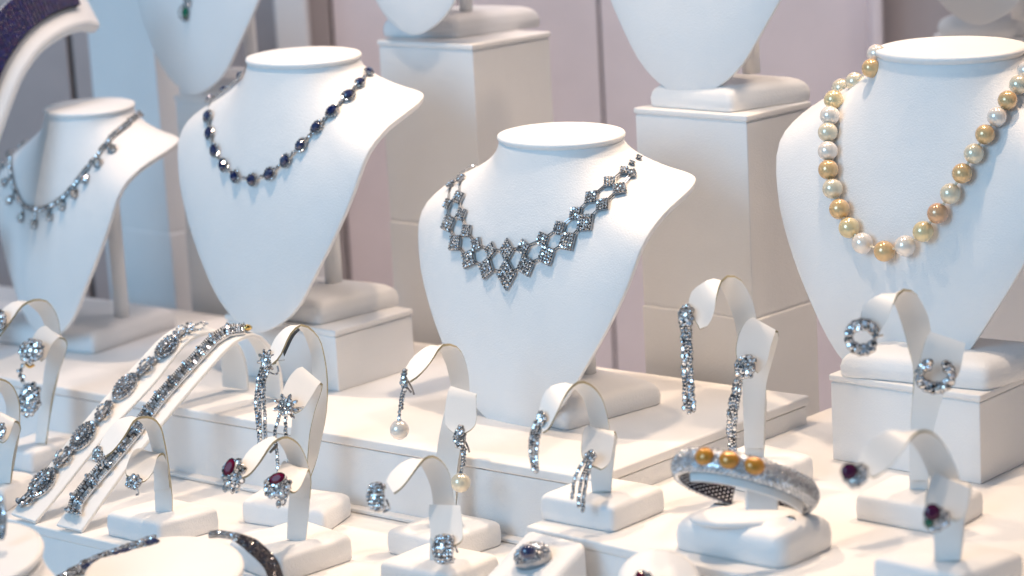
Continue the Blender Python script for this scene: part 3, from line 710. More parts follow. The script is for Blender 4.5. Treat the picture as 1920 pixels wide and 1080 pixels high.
for i in range(len(qo)):
    a, b = qo[i][0], qi[i][0]; m.tube([a, b], .0006, 5, 1)
build('connecting_bars', m, JD, t)
m = MB(); clasp_tail('b3', m, [(852, 341), (862, 330), (873, 320), (884, 311), (899, 300)], 12, .0016); build('chain_end', m, JD, t)
for px_, py_ in ((1184, 308), (1197, 298), (1207, 289), (1215, 285)):
    p, nr = hit('b3', px_, py_, .002); m = MB()
    for g in range(4): m.gem(p + (RT * math.cos(g * 1.57 + .5) + UP * math.sin(g * 1.57 + .5)) * .0017, jit(nr), .0015, mi=0, seat=1)
    m.gem(p + nr * .001, jit(nr), .0016, mi=0, seat=1); build('chain_end', m, JD, t)

# ---------------------------------------------------------------- drop fringe necklace
N1 = [(272, 207), (255, 218), (240, 231), (222, 247), (206, 262), (190, 285), (170, 310), (150, 335), (130, 360), (105, 382), (80, 392), (55, 390), (38, 375), (28, 350), (22, 320), (22, 290), (27, 262), (34, 248)]
p, nr = hit('b1', 80, 392)
t = thing('fringe_necklace', 'diamond line necklace fringed with round drops on the leftmost bust', 'necklace', at0(p))
m = MB()
sp = surf_path('b1', N1, 62, .002)
for p, nr in sp: m.gem(p, jit(nr, .35), random.uniform(.0028, .0038), .0028, mi=0, seat=1)
build('diamond_line', m, JD, t)
for dx_, dy_, tx_, ty_ in ((210, 282, 203, 268), (186, 308, 182, 296), (163, 337, 160, 322), (143, 364, 140, 346), (120, 386, 118, 370), (96, 406, 94, 388), (68, 420, 70, 393), (43, 408, 48, 386), (21, 376, 30, 364), (12, 342, 24, 333), (8, 311, 21, 305), (12, 284, 22, 277)):
    a, n1 = hit('b1', tx_, ty_, .002); b, n2 = hit('b1', dx_, dy_, .003); m = MB()
    m.tube([a, b], .0006, 5, 1); m.gem(b, jit(n2, .2), 0.0048, .0040, t=b - a, mi=0, seat=1, n8=10); m.gem(a.lerp(b, .5), jit(n2), .0013, mi=0, seat=1)
    for j in range(8): m.gem(b + (RT * math.cos(j * .785) + UP * math.sin(j * .785)) * .0050 - n2 * .0005, jit(n2), .0008, mi=0, seat=1, n8=6)
    build('round_drop', m, JD, t)

# ---------------------------------------------------------------- pearl necklace
PN = [(1637, 102, PW), (1614, 117, PG), (1590, 134, PC), (1574, 158, PC), (1563, 187, PL), (1556, 217, PW), (1552, 248, PC), (1552, 283, PW), (1553, 318, PG), (1561, 354, PC), (1574, 392, PG), (1592, 427, PL), (1617, 456, PW), (1658, 471, PG), (1697, 461, PW),
      (1731, 434, PL), (1758, 400, PR), (1782, 363, PC), (1804, 325, PG), (1826, 288, PC), (1847, 252, PG), (1869, 219, PW), (1889, 188, PG), (1910, 159, PC), (1925, 132, PW), (1936, 108, PL)]
p, nr = hit('b4', 1658, 471)
t = thing('pearl_necklace', 'strand of large gold cream and white pearls on the bust at right', 'necklace', at0(p))
prev = None; cord = MB()
for i, (x_, y_, mt) in enumerate(PN):
    p, nr = hit('b4', x_, y_); rad = (18.0 + 2.6 * math.exp(-((i - 13.5) / 7) ** 2)) * p.y / F
    # centre on the ray, one radius in front of the surface
    d = ray(x_, y_); c = p - d * (rad / max(.45, -nr.dot(d)))
    if i == 0: c = c + Vector((0, .012, 0))
    m = MB(); m.ball(c, rad, 0, 40, 24); o = build('pearl', m, mt, t, smooth=True)
    if i in (1, 8, 10, 13, 18, 20, 22): o['label'] = 'golden pearl'
    if i == 16: o['label'] = 'rose gold pearl'
    if prev is not None: cord.tube([prev, c], .0011, 6, 0)
    prev = c
build('cord', cord, PC, t)

# emerald pendant on the blurred bust
p, nr = hit('e', 350, 24, .002)
t = thing('emerald_pendant', 'small emerald pendant drop with diamonds on the upper left bust', 'pendant', at0(p))
m = MB(); m.gem(p, nr, .0062, .0048, t=UP, mi=0, seat=1, n8=12); build('emerald', m, [EMER, DSIL], t)
m = MB()
for k in range(12): m.gem(p + (RT * .0068 * math.cos(k * .52) + UP * .0082 * math.sin(k * .52)) , jit(nr), .0014, mi=0, seat=1)
for k in range(6):
    for dx_ in (-4, 4):
        a, n1 = hit('e', 353 + dx_, 10 - k * 6, .002); m.gem(a, jit(n1), .0018, mi=0, seat=1)
build('diamond_setting', m, JD, t)

# ---------------------------------------------------------------- bracelets on the ramps
def frame2(px0, px1): v = Vector((px1[0] - px0[0], px1[1] - px0[1], 0)).normalized(); return v, Vector((-v.y, v.x, 0))
def on(key, m, x_, y_, g, lift=.004, mi=0, tilt=.3, asp=.85, tpx=None):
    p, nr = hit(key, x_, y_, lift)
    tt = None
    if tpx is not None: tt = hit(key, x_ + tpx.x * 4, y_ + tpx.y * 4, lift)[0] - p
    m.gem(p, jit(nr, tilt), g, g * asp, t=tt, mi=mi, seat=1); return p, nr
B1 = [(52, 935), (80, 908), (120, 861), (157, 820), (196, 774), (235, 727), (275, 690), (314, 653), (342, 628), (372, 617)]
p, nr = hit('r1', 157, 820)
t = thing('marquise_bracelet', 'diamond bracelet of marquise panels and knot links on the left ramp', 'bracelet', at0(p))
for i, c in enumerate(B1):
    a = B1[max(i - 1, 0)]; b = B1[min(i + 1, len(B1) - 1)]; v, w_ = frame2(a, b); m = MB()
    sc_ = 1.0 - .028 * i
    if i in (1, 3, 5, 7):
        for rr, n, g in ((1.0, 24, .0015), (.62, 14, .0013)):
            for k in range(n):
                th = 2 * math.pi * k / n; u = math.cos(th) * 33 * rr * sc_; q = math.sin(th) * 15.5 * rr * sc_ * (1 - .25 * abs(math.cos(th)) ** 4)
                on('r1', m, c[0] + v.x * u + w_.x * q, c[1] + v.y * u + w_.y * q, g * 1.2 * sc_, .004 if rr == 1 else .0062)
        for u in (-13, -7, 0, 7, 13): on('r1', m, c[0] + v.x * u * sc_, c[1] + v.y * u * sc_, .0022 * sc_, .007)
        P3 = [hit('r1', c[0] + v.x * math.cos(th / 12 * math.pi) * 33 * sc_ + w_.x * math.sin(th / 12 * math.pi) * 15.5 * sc_, c[1] + v.y * math.cos(th / 12 * math.pi) * 33 * sc_ + w_.y * math.sin(th / 12 * math.pi) * 15.5 * sc_, .0010)[0] for th in range(24)]
        m.tube(P3, .0013, 6, 1, closed=True)
        m.add([x for x in P3], [(i_, i_ + 1, 22 - i_, 23 - i_) for i_ in range(11)], 1)
        build('marquise_link', m, JM, t)
    else:
        for k in range(12 if 0 < i < 9 else 7):
            th = k * .5236 * (1 if i % 2 else 1.0); u = math.cos(th) * 13 * sc_; q = math.sin(th) * 13 * sc_
            on('r1', m, c[0] + v.x * u + w_.x * q, c[1] + v.y * u + w_.y * q, .0017 * sc_, .0045)
        for u, q in ((0, 0), (6, 0), (-6, 0), (17, 5), (17, -5), (-17, 5), (-17, -5)):
            on('r1', m, c[0] + v.x * u * sc_ + w_.x * q, c[1] + v.y * u * sc_ + w_.y * q, .0022 * sc_, .0055)
        pa, pb_ = hit('r1', c[0] - v.x * 22, c[1] - v.y * 22, .003)[0], hit('r1', c[0] + v.x * 22, c[1] + v.y * 22, .003)[0]
        m.tube([pa, pb_], .0032 * sc_, 8, 1); build('knot_link', m, JM, t)
B2 = [(140, 964), (147, 940), (175, 905), (203, 873), (230, 842), (258, 808), (282, 775), (303, 748), (328, 720), (354, 692), (380, 664), (402, 641), (428, 625), (458, 621)]
p, nr = hit('r2', 230, 842)
t = thing('baguette_bracelet', 'diamond bracelet of parallel baguette rows on the right ramp', 'bracelet', at0(p))
for i in range(len(B2) - 1):
    a, b = B2[i], B2[i + 1]; v, w_ = frame2(a, b); ln = math.hypot(b[0] - a[0], b[1] - a[1]); sc_ = 1 - .03 * i; m = MB()
    n = max(5, int(ln / 3.9))
    for k in range(n):
        u = (k + .5) / n * ln
        for q in (-8.6, 0, 8.6):
            x_, y_ = a[0] + v.x * u + w_.x * q * sc_, a[1] + v.y * u + w_.y * q * sc_
            p, nr = hit('r2', x_, y_, .0048); tt = hit('r2', x_ + w_.x * 4, y_ + w_.y * 4, .0042)[0] - p
            tt = (tt - nr * tt.dot(nr)).normalized(); nq = jit(nr, .22); tt = (tt - nq * tt.dot(nq)).normalized(); l2 = nq.cross(tt)
            m.box(p, tt * .00165, l2 * .00072, nq * .0008, 0)
    for q in (-7.5, 0, 7.5):
        on('r2', m, a[0] + w_.x * q * sc_, a[1] + w_.y * q * sc_, .0023, .0062)
    for q in (-13, 13):
        p1_, n1 = hit('r2', a[0] + w_.x * q * sc_, a[1] + w_.y * q * sc_, .0045); m.ball(p1_, .0021, 1, 8, 6)
    for q in (-8.6, 0, 8.6):
        pa, pb_ = hit('r2', a[0] + w_.x * q * sc_, a[1] + w_.y * q * sc_, .0016)[0], hit('r2', b[0] + w_.x * q * sc_, b[1] + w_.y * q * sc_, .0016)[0]
        m.tube([pa, pb_], .0019, 6, 1)
    build('baguette_link', m, JM, t)
m = MB(); p, nr = hit('r2', 462, 622, .004); m.ball(p, (.0045, .003, .003), 0, 14, 8); build('gold_clasp', m, [GOLD], t)
# ---------------------------------------------------------------- earrings
def et(name, label, key, px, py, group):
    Y = TIP[key]; p = D(px, py, Y); return thing(name, label, 'earring', at0(p), group), Y
G = 'diamond tassel earrings on the tall left stand'
for i, (lab, kx, c, st) in enumerate([
    ('long tassel earring of three diamond strands, left of its pair, pin showing behind', ('tassel', 0), (500, 676, 14, 19), [[(497, 680), (484, 710), (480, 760), (484, 800), (487, 838)], [(500, 690), (489, 715), (487, 770), (489, 836)], [(503, 695), (495, 720), (496, 770), (498, 830)]]),
    ('flower topped tassel earring on the lower arm of the tall stand', ('tassel', 1), (536, 764, 22, 24), [[(524, 782), (516, 805), (516, 830), (520, 855), (521, 884)], [(535, 788), (536, 815), (540, 850), (545, 900), (532, 945)]])]):
    t, Y = et('tassel_earring', lab, kx, c[0], c[1], G)
    m = MB(); cluster(m, c[0], c[1], c[2] * .8, c[3] * .8, Y, 22, 3.6, bulge=.5); 
    for k in range(9):
        g = k * .698 + .2; px_, py_ = c[0] + math.cos(g) * c[2] * .85, c[1] + math.sin(g) * c[3] * .85
        m.gem(D(px_, py_, Y - .001), jit(TOCAM, .4), .0028, .0015, t=RT * math.cos(g) - UP * math.sin(g), mi=0, seat=1)
    build('flower_cluster', m, JM, t)
    for s_ in st:
        m = MB(); strand(m, s_, Y - .002, 3.6, step=6.2); build('diamond_strand', m, JM, t)
    m = MB(); wire(m, [(c[0] + 8, c[1] - 2), (c[0] + 22, c[1]), (c[0] + 34, c[1] - 1)], Y + .001, .0005); 
    if i == 0: wire(m, [(c[0] + 2, c[1] + 20), (c[0] + 14, c[1] + 26), (c[0] + 22, c[1] + 22), (c[0] + 20, c[1] + 10)], Y + .001, .0009)
    build('ear_clip', m, [SILVER, SILVER], t)
G = 'ruby and diamond earrings'
for lab, kx, c, ru, rr, tail in [
    ('oval ruby earring on the higher arm, stone standing nearly upright', ('ruby', 0), (440, 888, 27, 29), (430, 876), (11, 17, -25), [(425, 905), (422, 915), (436, 918)]),
    ('oval ruby earring on the lower arm, stone lying nearly level', ('ruby', 1), (521, 913, 31, 25), (519, 897), (17, 10, 12), [(505, 925), (522, 945), (530, 940)])]:
    t, Y = et('ruby_earring', lab, kx, c[0], c[1], G)
    m = MB(); ctr, dn, ax, ay = cluster(m, c[0], c[1], c[2], c[3], Y, 46, 4.4, bulge=.4)
    for a_, b_ in tail: m.gem(D(a_, b_, Y - .002), jit(TOCAM, .4), .0032, .0018, t=UP, mi=0, seat=1)
    build('diamond_surround', m, JM, t)
    m = MB(); k = Y / F; g = R(rr[2]); m.gem(D(ru[0], ru[1], Y - .013), (TOCAM + Vector((-.5, 0, .35))).normalized(), rr[0] * k, rr[1] * k, t=RT * math.cos(g) + UP * math.sin(g), mi=0, seat=1, n8=14, h=.3)
    build('ruby', m, [RUBY, SILVER], t)
    m = MB(); wire(m, [(c[0] + 10, c[1] + 10), (c[0] + 8, c[1] + 30), (c[0] + 2, c[1] + 36)], Y + .001, .0009); wire(m, [(c[0] + 16, c[1] + 8), (c[0] + 26, c[1] + 2)], Y + .001, .0005); build('ear_clip', m, [SILVER, SILVER], t)
G = 'small diamond cluster studs'
for lab, kx, c in [('narrow oval diamond stud on the higher arm, seen nearly edge on', ('stud', 0), (184, 852, 11, 16)), ('rounded openwork diamond stud on the lower arm', ('stud', 1), (252, 904, 18, 15))]:
    t, Y = et('stud_earring', lab, kx, c[0], c[1], G); m = MB(); cluster(m, c[0], c[1], c[2], c[3], Y, 26, 3.4, bulge=.5); build('diamond_cluster', m, JD, t)
    m = MB(); wire(m, [(c[0] + 6, c[1] + 12), (c[0] + 8, c[1] + 22), (c[0] + 3, c[1] + 24)], Y, .0009); build('ear_clip', m, [SILVER, SILVER], t)
G = 'pearl drop earrings'
for lab, kx, cl, st, pc, pr in [
    ('pearl drop earring on the higher arm hanging clear of the strap', ('pearl', 0), (759, 712, 7, 22), [(757, 728), (752, 745), (750, 765), (748, 784)], (749, 806), 19),
    ('pearl drop earring on the lower arm hanging before the post', ('pearl', 1), (863, 820, 13, 25), [(866, 840), (868, 855), (866, 872), (864, 886)], (864, 905), 19.5)]:
    t, Y = et('pearl_earring', lab, kx, cl[0], cl[1], G)
    m = MB(); cluster(m, *cl, Y, 26, 3.4, bulge=.5); strand(m, st, Y - .002, 3.2, step=5); strand(m, [(a_ + 4, b_) for a_, b_ in st[:3]], Y - .002, 2.8, step=5); build('leaf_cluster', m, JD, t)
    m = MB(); c3 = D(pc[0], pc[1], Y - .002); m.ball(c3, pr * Y / F, 0, 40, 24); pl_ = build('pearl', m, PW if kx[1] == 0 else PC, t, smooth=True)
    m = MB(); m.ball(c3 + UP * pr * Y / F * .96, (.0022, .0022, .0013), 0, 12, 6); build('cap', m, SILVER, pl_)
    m = MB(); wire(m, [(cl[0] + 6, cl[1] + 2), (cl[0] + 14, cl[1] + 18), (cl[0] + 17, cl[1] + 28)], Y + .001, .0009); wire(m, [(cl[0] + 4, cl[1] + 14), (cl[0] + 12, cl[1] + 24)], Y + .001, .0009); build('ear_clip', m, [DSIL, DSIL], t)
G = 'chunky pave hoop earrings'
for lab, kx, c in [('chunky pave hoop on the higher arm turned sideways with its clip open', ('band', 0), (708, 932, 21, 27)), ('chunky pave hoop on the lower arm facing the viewer', ('band', 1), (834, 1030, 25, 28))]:
    t, Y = et('hoop_earring', lab, kx, c[0], c[1], G); k = Y / F
    ctr = D(c[0], c[1], Y + .002); X = (RT * .95 + TOCAM * .3).normalized(); Z = UP; W_ = X.cross(Z).normalized()
    if W_.dot(TOCAM) < 0: W_ = -W_
    m = MB(); rows = 13; cols = 9; vs = []; fs = []; Rr = c[3] * k; hw = c[2] * k
    for i in range(rows):
        th = R(115) - R(230) * i / (rows - 1)
        for j in range(cols):
            u = (j / (cols - 1) - .5) * 2; rr = Rr * (1 - .25 * u * u)
            vs.append(ctr + X * u * hw * (.95 - .15 * abs(math.sin(th))) + Z * rr * math.sin(th) + W_ * (rr * math.cos(th) * .6))
    for i in range(rows - 1):
        for j in range(cols - 1): fs.append((i * cols + j, i * cols + j + 1, (i + 1) * cols + j + 1, (i + 1) * cols + j))
    m.add(vs, fs); build('hoop_band', m, SILVER, t, smooth=True, solid=.0012)
    m = MB()
    for i in range(1, rows - 1):
        for j in range(1, cols - 1, 1):
            p = vs[i * cols + j]; nr = (p - ctr).normalized(); m.gem(p + nr * .0004, jit((nr + W_ * .4).normalized(), .25), .00165, mi=0, seat=None)
    build('pave_stones', m, [DIAM], t)
    m = MB(); wire(m, [(c[0] + 16, c[1] + 4), (c[0] + 22, c[1] + 22), (c[0] + 10, c[1] + 28)] if kx[1] == 0 else [(c[0] + 18, c[1] - 8), (c[0] + 24, c[1] + 6)], Y + .003, .001); build('ear_clip', m, [SILVER, SILVER], t)
G = 'comb shaped diamond earrings'
for lab, kx, c, st in [
    ('comb earring of close curved diamond rows on the higher arm', ('comb', 0), (1015, 783, 9, 14), [[(1004, 792), (996, 815), (994, 845), (1000, 880)], [(1009, 795), (1002, 820), (1000, 850), (1004, 884)], [(1015, 796), (1009, 820), (1006, 850), (1007, 882)]]),
    ('comb earring with three spread diamond rows on the lower arm', ('comb', 1), (1108, 855, 11, 12), [[(1098, 862), (1082, 885), (1075, 910), (1073, 932)], [(1102, 868), (1092, 895), (1086, 925), (1085, 948)], [(1108, 870), (1100, 898), (1095, 928), (1093, 957)]])]:
    t, Y = et('comb_earring', lab, kx, c[0], c[1], G); m = MB(); cluster(m, *c, Y, 14, 3.4, bulge=.5); build('round_cluster', m, JD, t)
    for s_ in st: m = MB(); strand(m, s_, Y - .003, 3.7, step=4.6); build('diamond_row', m, JD, t)
G = 'rope tassel earrings'
for lab, kx, c, st in [
    ('rope tassel earring hanging free from the higher arm of the tallest stand', ('rope', 0), (1287, 592, 15, 22), [[(1280, 612), (1281, 660), (1283, 710), (1284, 765)], [(1287, 612), (1288, 660), (1291, 710), (1293, 772)], [(1293, 612), (1294, 660), (1297, 715), (1301, 768)]]),
    ('rope tassel earring with a bluish flower head on the lower arm, ending behind the bangle', ('rope', 1), (1399, 689, 22, 25), [[(1383, 715), (1376, 750), (1371, 800), (1370, 850)], [(1388, 718), (1382, 755), (1377, 800), (1378, 858)], [(1380, 715), (1370, 760), (1366, 800), (1372, 840)]])]:
    t, Y = et('rope_earring', lab, kx, c[0], c[1], G); m = MB(); cluster(m, *c, Y, 34, 4.4, bulge=.6); build('flower_cluster', m, JM, t)
    for s_ in st: m = MB(); strand(m, s_, Y - .002, 4.6, step=6.4, wob=1.6); build('diamond_rope', m, JM, t)
G = 'openwork diamond hoops'
for lab, kx, c, a0 in [('openwork diamond hoop on the higher arm, open towards the right', ('hoop', 0), (1616, 632, 26, 24), 20), ('openwork diamond hoop on the lower arm over the strap end', ('hoop', 1), (1753, 704, 31, 23), 112)]:
    t, Y = et('hoop_earring', lab, kx, c[0], c[1], G); k = Y / F; m = MB(); pts = []
    for j in range(21):
        g = R(a0 + 300 * j / 20); pts.append(D(c[0] + math.cos(g) * c[2], c[1] - math.sin(g) * c[3], Y - .003))
    m.tube(pts, .0022, 8, 1)
    for j, p in enumerate(pts):
        m.gem(p + TOCAM * .0022 + UP * .0012 * (-1) ** j, jit(TOCAM, .35), .0030, mi=0, seat=1); m.gem(p + TOCAM * .002 - UP * .0026 * (-1) ** j, jit(TOCAM, .4), .0023, mi=0, seat=1)
    build('diamond_ring', m, JM, t)
    m = MB(); wire(m, [(c[0] + 18, c[1] - 8), (c[0] + 32, c[1] - 2), (c[0] + 40, c[1] - 4)], Y + .001, .001); build('ear_clip', m, [SILVER, SILVER], t)
G = 'purple stone earrings'
for lab, kx, c, ru in [('purple stone earring on the higher arm of the nearest right stand', ('violet', 0), (1606, 892, 24, 24), (1592, 884)), ('purple stone earring on the lower arm with a green glint', ('violet', 1), (1756, 974, 27, 25), (1748, 960))]:
    t, Y = et('gem_earring', lab, kx, c[0], c[1], G); m = MB(); cluster(m, *c, Y, 30, 5.0, bulge=.5); build('diamond_cluster', m, JD, t)
    m = MB(); m.gem(D(ru[0], ru[1], Y - .011), TOCAM, .0052, .0052, mi=0, seat=1, n8=12, h=.3); build('purple_stone', m, [PLUM, DSIL], t)
    if kx[1] == 1: m = MB(); m.gem(D(1742, 981, Y - .011), TOCAM, .0032, mi=0, seat=1); build('green_stone', m, [EMER, DSIL], t)
G = 'diamond flower cluster earrings'
for lab, kx, c, d in [('dangling diamond flower earring on the lower arm with a gold clip', ('flower', 1), (61, 659, 28, 24), True), ('diamond flower earring half cut by the left edge on the higher arm', ('flower', 0), (-2, 602, 16, 22), False)]:
    t, Y = et('flower_earring', lab, kx, c[0], c[1], G); m = MB(); cluster(m, *c, Y, 44, 4.4, bulge=.45); build('top_cluster', m, JD, t)
    if d:
        m = MB(); strand(m, [(42, 686), (38, 700), (42, 714)], Y - .001, 4.0, step=6); strand(m, [(34, 696), (44, 706)], Y - .001, 3.4); build('link', m, JD, t)
        m = MB(); cluster(m, 57, 750, 24, 35, Y, 52, 4.4, bulge=.4); build('lower_cluster', m, JD, t)
        m = MB(); wire(m, [(48, 682), (56, 688), (64, 684)], Y - .001, .0014); build('ear_clip', m, [GOLD, GOLD], t)
t, Y = et('halo_earring', 'round halo diamond earring at the left edge of the picture', ('halo', 1), 2, 808, 'halo earring')
m = MB(); cluster(m, 2, 808, 12, 16, Y, 26, 3.2, bulge=.4); build('diamond_cluster', m, JD, t)

for nm, ne, fa_, kx in (('tassel', [(566, 615), (552, 629), (541, 650), (533, 668)], [(562, 614), (549, 625), (539, 643), (531, 660)], ('tassel', 0)),
                        ('ruby', [(521, 831), (513, 838), (505, 848)], [(520, 839), (512, 845), (507, 850)], ('ruby', 0))):
    t_ = [o for o in bpy.data.objects if o.get('label', '').find('triple strand' if nm == 'tassel' else 'pair of red ruby') > 0][0]
    m = MB(); ribbon(m, [D(p.x, p.y, TIP[kx] + .028 - .010 * i / 9) for i, p in enumerate(cr2(ne, 10))], [D(p.x, p.y, TIP[kx] + .034 - .010 * i / 9) for i, p in enumerate(cr2(fa_, 10))], .0006, rnd=False)
    build('tape', m, [BLACK, BLACK], t_)
# ---------------------------------------------------------------- bangle and its cushion
Lp, Fp, Rp = P(1260, 1030, ZR), P(1468, 1070, ZR), P(1569, 1024, ZR); Bp = Lp + Rp - Fp; c = (Lp + Rp) / 2
t = thing('bangle_cushion', 'padded white cushion at front right holding the diamond bangle', 'bangle stand', (c.x, c.y, ZR))
soft_base(t, [Fp, Rp, Bp, Lp], ZR, .026, .011, rc=.012, puff=.003)
Yb = P(1425, 965, ZR + .029).y
m = MB(); cc = D(1395, 962, Yb); X = (Rp - Bp).normalized()
m.ball(Vector((cc.x, cc.y + .004, ZR + .027)), (.040, .022, .006), 0, 32, 12); build('oval_pad', m, LEATHER, t, smooth=True)
cB = D(1397, 903, Yb + .002)
U = RT * .0490 - UP * .0125; V = TOCAM * .036 + UP * .0128; Nn = U.cross(V).normalized()
if Nn.dot(UP) < 0: Nn = -Nn
def bp(th, r_=1.0, n_=0.0): return cB + (U * math.cos(th) + V * math.sin(th)) * r_ + Nn * n_
m = MB()
ths = [R(-66 + 282 * i / 70) for i in range(71)]     # open at the back right
def sweep(m, ths, prof, mi):
    k = len(prof); vs = []; 
    for th in ths:
        for r_, n_ in prof: vs.append(bp(th, r_, n_))
    fs = []
    for i in range(len(ths) - 1):
        for j in range(k): fs.append((i * k + j, i * k + (j + 1) % k, (i + 1) * k + (j + 1) % k, (i + 1) * k + j))
    fs += [tuple(range(k))[::-1], tuple(range((len(ths) - 1) * k, len(ths) * k))]
    m.add(vs, fs, mi); return vs
m2 = MB()
ths = [R(-58 + 322 * i / 90) for i in range(91)]
prof = [(.97, -.0095), (1.03, -.0085), (1.075, -.005), (1.09, 0), (1.075, .005), (1.03, .0085), (.97, .0095), (.955, 0)]
vs = sweep(m2, ths, prof, 0)
t2 = thing('diamond_bangle', 'wide open diamond pave bangle with three yellow stones along its front', 'bangle', at0(cB))
build('band', m2, [PAVE], t2, smooth=True)
m = MB(); sweep(m, ths, [(.962, -.0088), (.962, .0088), (.945, .0088), (.945, -.0088)], 0); build('inner_wall', m, [BLACKST], t2)
m = MB()
for i in range(140):
    th = R(-55 + 315 * i / 139)
    for j in range(7):
        g = -1 + 2 * (j + .5 * (i % 2)) / 6.5; n_ = .0088 * g; r_ = 1.092 - .075 * g * g
        p = bp(th, r_, n_); nr = (p - bp(th, .9, n_ * .3)).normalized(); m.gem(p, jit(nr, .35), .0013, mi=0, seat=None, n8=6)
build('pave_stones', m, [PAVE], t2)
m = MB()
for i in range(90):
    th = R(-56 + 318 * i / 89)
    for j in range(5): m.ball(bp(th, .940, -.007 + .0035 * (j + .5 * (i % 2)) * .9), .0009, 0, 5, 3)
build('dark_inner_lattice', m, [DSIL], t2)
for px_ in (1318, 1365, 1415):
    best = min((abs(proj(bp(R(g), 1.1))[0] - px_), g) for g in range(20, 160)); th = R(best[1])
    m = MB(); p = bp(th, 1.075, .0015); nr = (p - bp(th, .8)).normalized(); ta = Nn.cross(nr)
    m.ball(p, (.0078, .0072, .0062), 0, 18, 10, (ta.normalized(), nr.cross(ta).normalized(), nr)); build('yellow_stone', m, [AMBER], t2, smooth=True)
# holder tongue and the pad inside the bangle
m = MB(); q = [bp(R(g), .90, -.004) for g in range(20, 160, 4)]; q2 = [bp(R(g), .90, -.015) for g in range(12, 172, 4)]
ribbon(m, q, q2, .002, rnd=False); weld(build('inner_sleeve', m, [STRAPM, STRAPM], t))
m = MB(); bx = D(1428, 940, Yb + .006)
m.box(bx, RT * .012, Vector((0, .004, 0)), UP * .011); build('holder_tongue', m, LEATHER, t, bevel=.002)

# ---------------------------------------------------------------- ring wedge, ring puck
TL, TR = P(990, 986, ZR + .004), P(1103, 1012, ZR + .004); ex = (TR - TL)
v = (F_ * .036 + Vector((0, 0, -.016))) * 1.9
cs = [TL + Vector((0, -.002, 0)), TR + Vector((0, -.002, 0)), TR + v, TL + v]
t = thing('ring_wedge', 'sloping white ring block with the dome sapphire ring, bottom centre', 'ring stand', (TL.x, TL.y, -.06))
m = MB(); dn_ = Vector((0, 0, -.09)); m.add(cs + [Vector((p_.x, p_.y, -.06)) for p_ in cs], [(0, 1, 2, 3), (7, 6, 5, 4)] + [(i, 4 + i, 4 + (i + 1) % 4, (i + 1) % 4) for i in range(4)])
build('wedge_body', m, LEATHER, t, bevel=.007, seg=5)
BUSTS['wedge'] = (BVHTree.FromPolygons(cs, [(0, 1, 2, 3)]), None, None)
p, nr = hit('wedge', 1002, 1052)
t = thing('sapphire_ring', 'domed diamond ring with an oval blue sapphire on the ring block', 'ring', at0(p))
k = p.y / F; rt_ = (RT - nr * RT.dot(nr)).normalized(); up_ = nr.cross(rt_)
m = MB(); m.ball(p + nr * .003, (38 * k, 27 * k, 32 * k), 1, 24, 12, (rt_, up_, nr))
for i in range(70):
    r_ = math.sqrt((i + .5) / 70) * .97; th = i * 2.39996; u_, v_ = r_ * math.cos(th), r_ * math.sin(th); zz = math.sqrt(1 - r_ * r_)
    q = p + nr * (.003 + 32 * k * zz) + rt_ * 38 * k * u_ + up_ * 27 * k * v_; m.gem(q, jit((nr * zz + rt_ * u_ * .5 + up_ * v_ * .8).normalized(), .3), .0017, mi=0, seat=None)
build('diamond_dome', m, [PAVE, DSIL], t)
m = MB(); c_ = D(990, 1035, (p + nr * .014).y - .009); m.ball(c_, (16 * k, 14 * k, 15 * k), 0, 24, 14); build('sapphire', m, SAPH, t, smooth=True)
Yp = 1.66; c = D(1237, 1088, Yp)
t = thing('ring_cushion', 'round topped white ring cushion at the bottom edge', 'ring stand', (c.x, c.y, c.z - .03))
nt3 = (TOCAM * .55 + Vector((0, 0, 1)) * .8).normalized(); m = MB(); Xr = RT; Yr_ = nt3.cross(Xr).normalized()
n = 48; vs = []; prof = [(0, .004), (.8, .004), (.93, .002), (1, -.002), (1, -.012), (.9, -.016)]; vs = [c + nt3 * .004]
for r_, z_ in prof[1:]:
    for i in range(n):
        g = 2 * math.pi * i / n; vs.append(c + (Xr * math.cos(g) * .030 + Yr_ * math.sin(g) * .030) * r_ + nt3 * z_)
fs = [(0, 1 + i, 1 + (i + 1) % n) for i in range(n)]
for j in range(len(prof) - 2):
    for i in range(n): fs.append((1 + j * n + i, 1 + (j + 1) * n + i, 1 + (j + 1) * n + (i + 1) % n, 1 + j * n + (i + 1) % n))
m.add(vs, fs); build('round_pad', m, LEATHER, t, smooth=True)
m = MB(); m.tube([Vector((c.x, c.y + .012, ZL)), Vector((c.x, c.y + .006, c.z - .012))], .012, 20); build('pedestal', m, LEATHER, t, smooth=True)
c2 = D(1207, 1080, Yp - .012)
t = thing('ruby_ring', 'pink and diamond ring just showing at the bottom edge', 'ring', at0(c2))
m = MB(); cluster(m, 1207, 1082, 17, 9, Yp - .012, 20, 4.2, bulge=.5); build('diamond_top', m, JM, t)
m = MB(); m.gem(D(1200, 1078, Yp - .019), TOCAM, .003, mi=0, seat=1); build('pink_stone', m, [RUBY, SILVER], t)

# ---------------------------------------------------------------- nearest busts at the lower left
of = D(305, 1066, 1.70)
bust('f', 'white bust cut by the bottom edge, only its neck disc and shoulder in view', of, 1.12, PB, zb=ZL, tilt=-.16, base=None)
og = D(-62, 1040, 1.66)
bust('g', 'cream bust in the lower left corner, mostly outside the picture', og, 1.05, PB, zb=ZL, tilt=-.2, base=None)
for o_, tt_ in ((of, 'f'), (og, 'g')): pass
